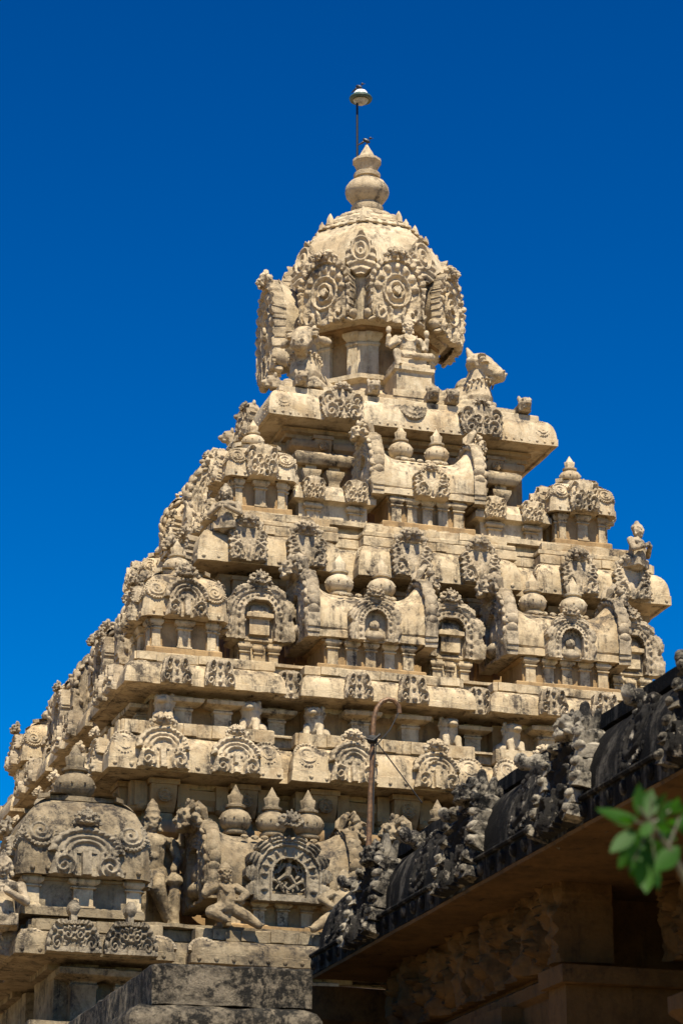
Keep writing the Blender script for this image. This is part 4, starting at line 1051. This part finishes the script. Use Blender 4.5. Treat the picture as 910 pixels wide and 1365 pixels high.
# ------------------------------------------------------------------ leafy twig close to the camera
LEAF, nt, b_ = newmat('leaf'); 
n_ = nt.nodes.new('ShaderNodeTexNoise'); n_.inputs['Scale'].default_value = 14; r_ = nt.nodes.new('ShaderNodeValToRGB')
r_.color_ramp.elements[0].color = (.008,.034,.002,1); r_.color_ramp.elements[1].color = (.026,.085,.004,1)
nt.links.new(n_.outputs['Fac'], r_.inputs[0]); nt.links.new(r_.outputs[0], b_.inputs['Base Color']); b_.inputs['Roughness'].default_value = .6; b_.inputs['Specular IOR Level'].default_value = .2
tr = nt.nodes.new('ShaderNodeBsdfTranslucent'); tr.inputs[0].default_value = (.04,.17,.006,1); mx = nt.nodes.new('ShaderNodeMixShader'); mx.inputs[0].default_value = .35
nt.links.new(b_.outputs[0], mx.inputs[1]); nt.links.new(tr.outputs[0], mx.inputs[2]); nt.links.new(mx.outputs[0], nt.nodes['Material Output'].inputs[0])
YB = 4.6
root = P(925, 1195, YB)
twig = thing('tree_branch', 'blurred leafy green twig end in the foreground before the dark hall', 'branch', tuple(root))
tip = P(850, 1075, YB)
m = MB(); m.tube([Vector(), (tip-root)*.5+Vector((.01,0,0)), tip-root], [.008,.006,.003], 6)
for bx, by in ((838,1160),(868,1060),(900,1075),(815,1088),(875,1165)): m.tube([(P(866,1100,YB)-root), P(bx,by,YB)-root], [.003,.0012], 5)
m.tube([(tip-root)*.5, P(905,1090,YB)-root], [.004,.002], 6); link('stem', m.mesh('stem', flat('bark', (.05,.045,.02))), twig)
def leafmesh():
    m = MB(); n = 8; vs = []; fs = []
    for i in range(n+1):
        t = i/n; w = .30*math.sin(PI*t**.8)**.9+.004
        for q in (-1, -.5, 0, .5, 1): vs.append((q*w*.5, -.12*t*t+.10*abs(q)*w, t))
    for i in range(n):
        for j in range(4): a = i*5+j; fs.append((a, a+1, a+6, a+5))
    m.add(vs, fs); return m.mesh('leaf', LEAF, 80)
LM = leafmesh()
random.seed(11)
def addleaf(bx, by, tx, ty, dy=0, roll=0, w=1.0):
    p = P(bx, by, YB+dy); q = P(tx, ty, YB+dy+random.uniform(-.03, .03)); d = q-p
    o = link('leaf', LM, twig); zax = d.normalized(); x = zax.cross(Vector((0,-1,0))).normalized(); yv = zax.cross(x)
    Mx = Matrix((x, yv, zax)).transposed().to_4x4() @ Matrix.Rotation(roll, 4, 'Z')
    o.rotation_euler = Mx.to_euler(); o.location = p-root; l = d.length; o.scale = (l*w, l, l)
for a_ in ((850,1092,790,1082,0,.3,1.0),(852,1088,848,1045,0,.4,1.5),(862,1090,868,1055,.02,-.5,1.6),(868,1086,885,1056,.03,.6,1.5),(845,1105,812,1140,-.02,.5,1.4),(850,1108,838,1160,.0,-.4,1.6),
           (855,1085,838,1062,-.03,1.0,1.2),(845,1096,822,1088,-.02,-.9,1.5),(880,1085,905,1068,0,.2,1.6),(872,1095,895,1108,-.02,.8,1.4),(905,1128,868,1165,0,.2,1.3),(900,1090,925,1120,.02,.2,1.4),
           (860,1130,858,1195,.03,.1,1.5),(850,1118,822,1158,.05,0,1.6),(885,1078,878,1098,-.03,.3,2.0),(896,1084,902,1060,0,.4,1.7),(870,1120,880,1150,.04,.5,1.6),(862,1110,845,1140,.05,.2,1.8),
           (905,1100,930,1080,0,0,1.5),(912,1125,935,1150,0,0,1.5),(856,1100,872,1128,.02,-.3,1.6),(865,1095,855,1120,-.01,.6,1.4),(865,1140,850,1185,.05,.5,1.7),(870,1140,872,1190,.05,-.4,1.5),(878,1100,902,1122,.06,.3,1.7),(888,1095,912,1098,.04,1.2,1.8),(848,1112,846,1150,.07,.8,1.9),(862,1128,838,1172,.08,.2,1.8),(872,1120,862,1165,.06,-.6,1.8),(882,1110,890,1142,.06,.9,1.6),(860,1080,856,1052,.05,.1,1.8),(893,1080,915,1075,.05,.7,1.7),(842,1100,815,1100,.04,1.1,1.3)): addleaf(*a_)

# ------------------------------------------------------------------ ground, sky, sun, camera
g = MB(); g.add([(-1500,-1500,0),(1500,-1500,0),(1500,1500,0),(-1500,1500,0)], [(0,1,2,3)])
gm = stone('dusty_paving', (.44,.32,.19), (.36,.26,.15), (.27,.19,.11), (.16,.12,.07), .3, .1, 0, .3)
gr = link('ground', g.mesh('ground', gm)); gr['kind'] = 'structure'

SUN_AZ = -4.0   # degrees left of the front-face normal (front faces -y)
SUN_EL = 63.0
sd = Vector((math.sin(R(SUN_AZ))*math.cos(R(SUN_EL)), -math.cos(R(SUN_AZ))*math.cos(R(SUN_EL)), math.sin(R(SUN_EL))))
ld = bpy.data.lights.new('sun', 'SUN'); ld.energy = 5.0; ld.angle = R(.5); ld.color = (1, .905, .72)
lo = bpy.data.objects.new('sun', ld); COL.objects.link(lo); lo.rotation_euler = sd.to_track_quat('Z', 'Y').to_euler()
w = bpy.data.worlds.new('World'); sc.world = w; w.use_nodes = True; nt = w.node_tree
bg = nt.nodes['Background']; sky = nt.nodes.new('ShaderNodeTexSky'); sky.sky_type = 'NISHITA'; sky.sun_disc = False
sky.sun_elevation = R(SUN_EL); sky.sun_rotation = math.atan2(sd.x, sd.y); sky.air_density = 1.25; sky.dust_density = .6; sky.ozone_density = 3.0; sky.altitude = 300
hsv = nt.nodes.new('ShaderNodeHueSaturation'); hsv.inputs['Saturation'].default_value = 1.5; hsv.inputs['Hue'].default_value = .502; hsv.inputs['Value'].default_value = .27
gam = nt.nodes.new('ShaderNodeGamma'); gam.inputs[1].default_value = 1.9
nt.links.new(sky.outputs[0], gam.inputs[0]); nt.links.new(gam.outputs[0], hsv.inputs['Color']); nt.links.new(hsv.outputs[0], bg.inputs[0]); bg.inputs[1].default_value = .052

cd = bpy.data.cameras.new('camera'); cam = bpy.data.objects.new('camera', cd); COL.objects.link(cam); sc.camera = cam
cd.sensor_fit = 'VERTICAL'; cd.sensor_height = 36; cd.lens = 3600/1365*36; cd.clip_start = .1; cd.clip_end = 5000
cam.location = (0, 0, 1.6); q = R(17.6); p = R(19.5)
fw = Vector((math.sin(q)*math.cos(p), math.cos(q)*math.cos(p), math.sin(p))); cam.rotation_euler = fw.to_track_quat('-Z', 'Y').to_euler()
cd.dof.use_dof = True; cd.dof.focus_distance = 34; cd.dof.aperture_fstop = 6.3
vs_ = sc.view_settings; sc.display_settings.display_device = 'sRGB'; vs_.view_transform = 'Standard'; vs_.look = 'None'; vs_.exposure = 1.04; vs_.gamma = 1
sc.cycles.max_bounces = 6
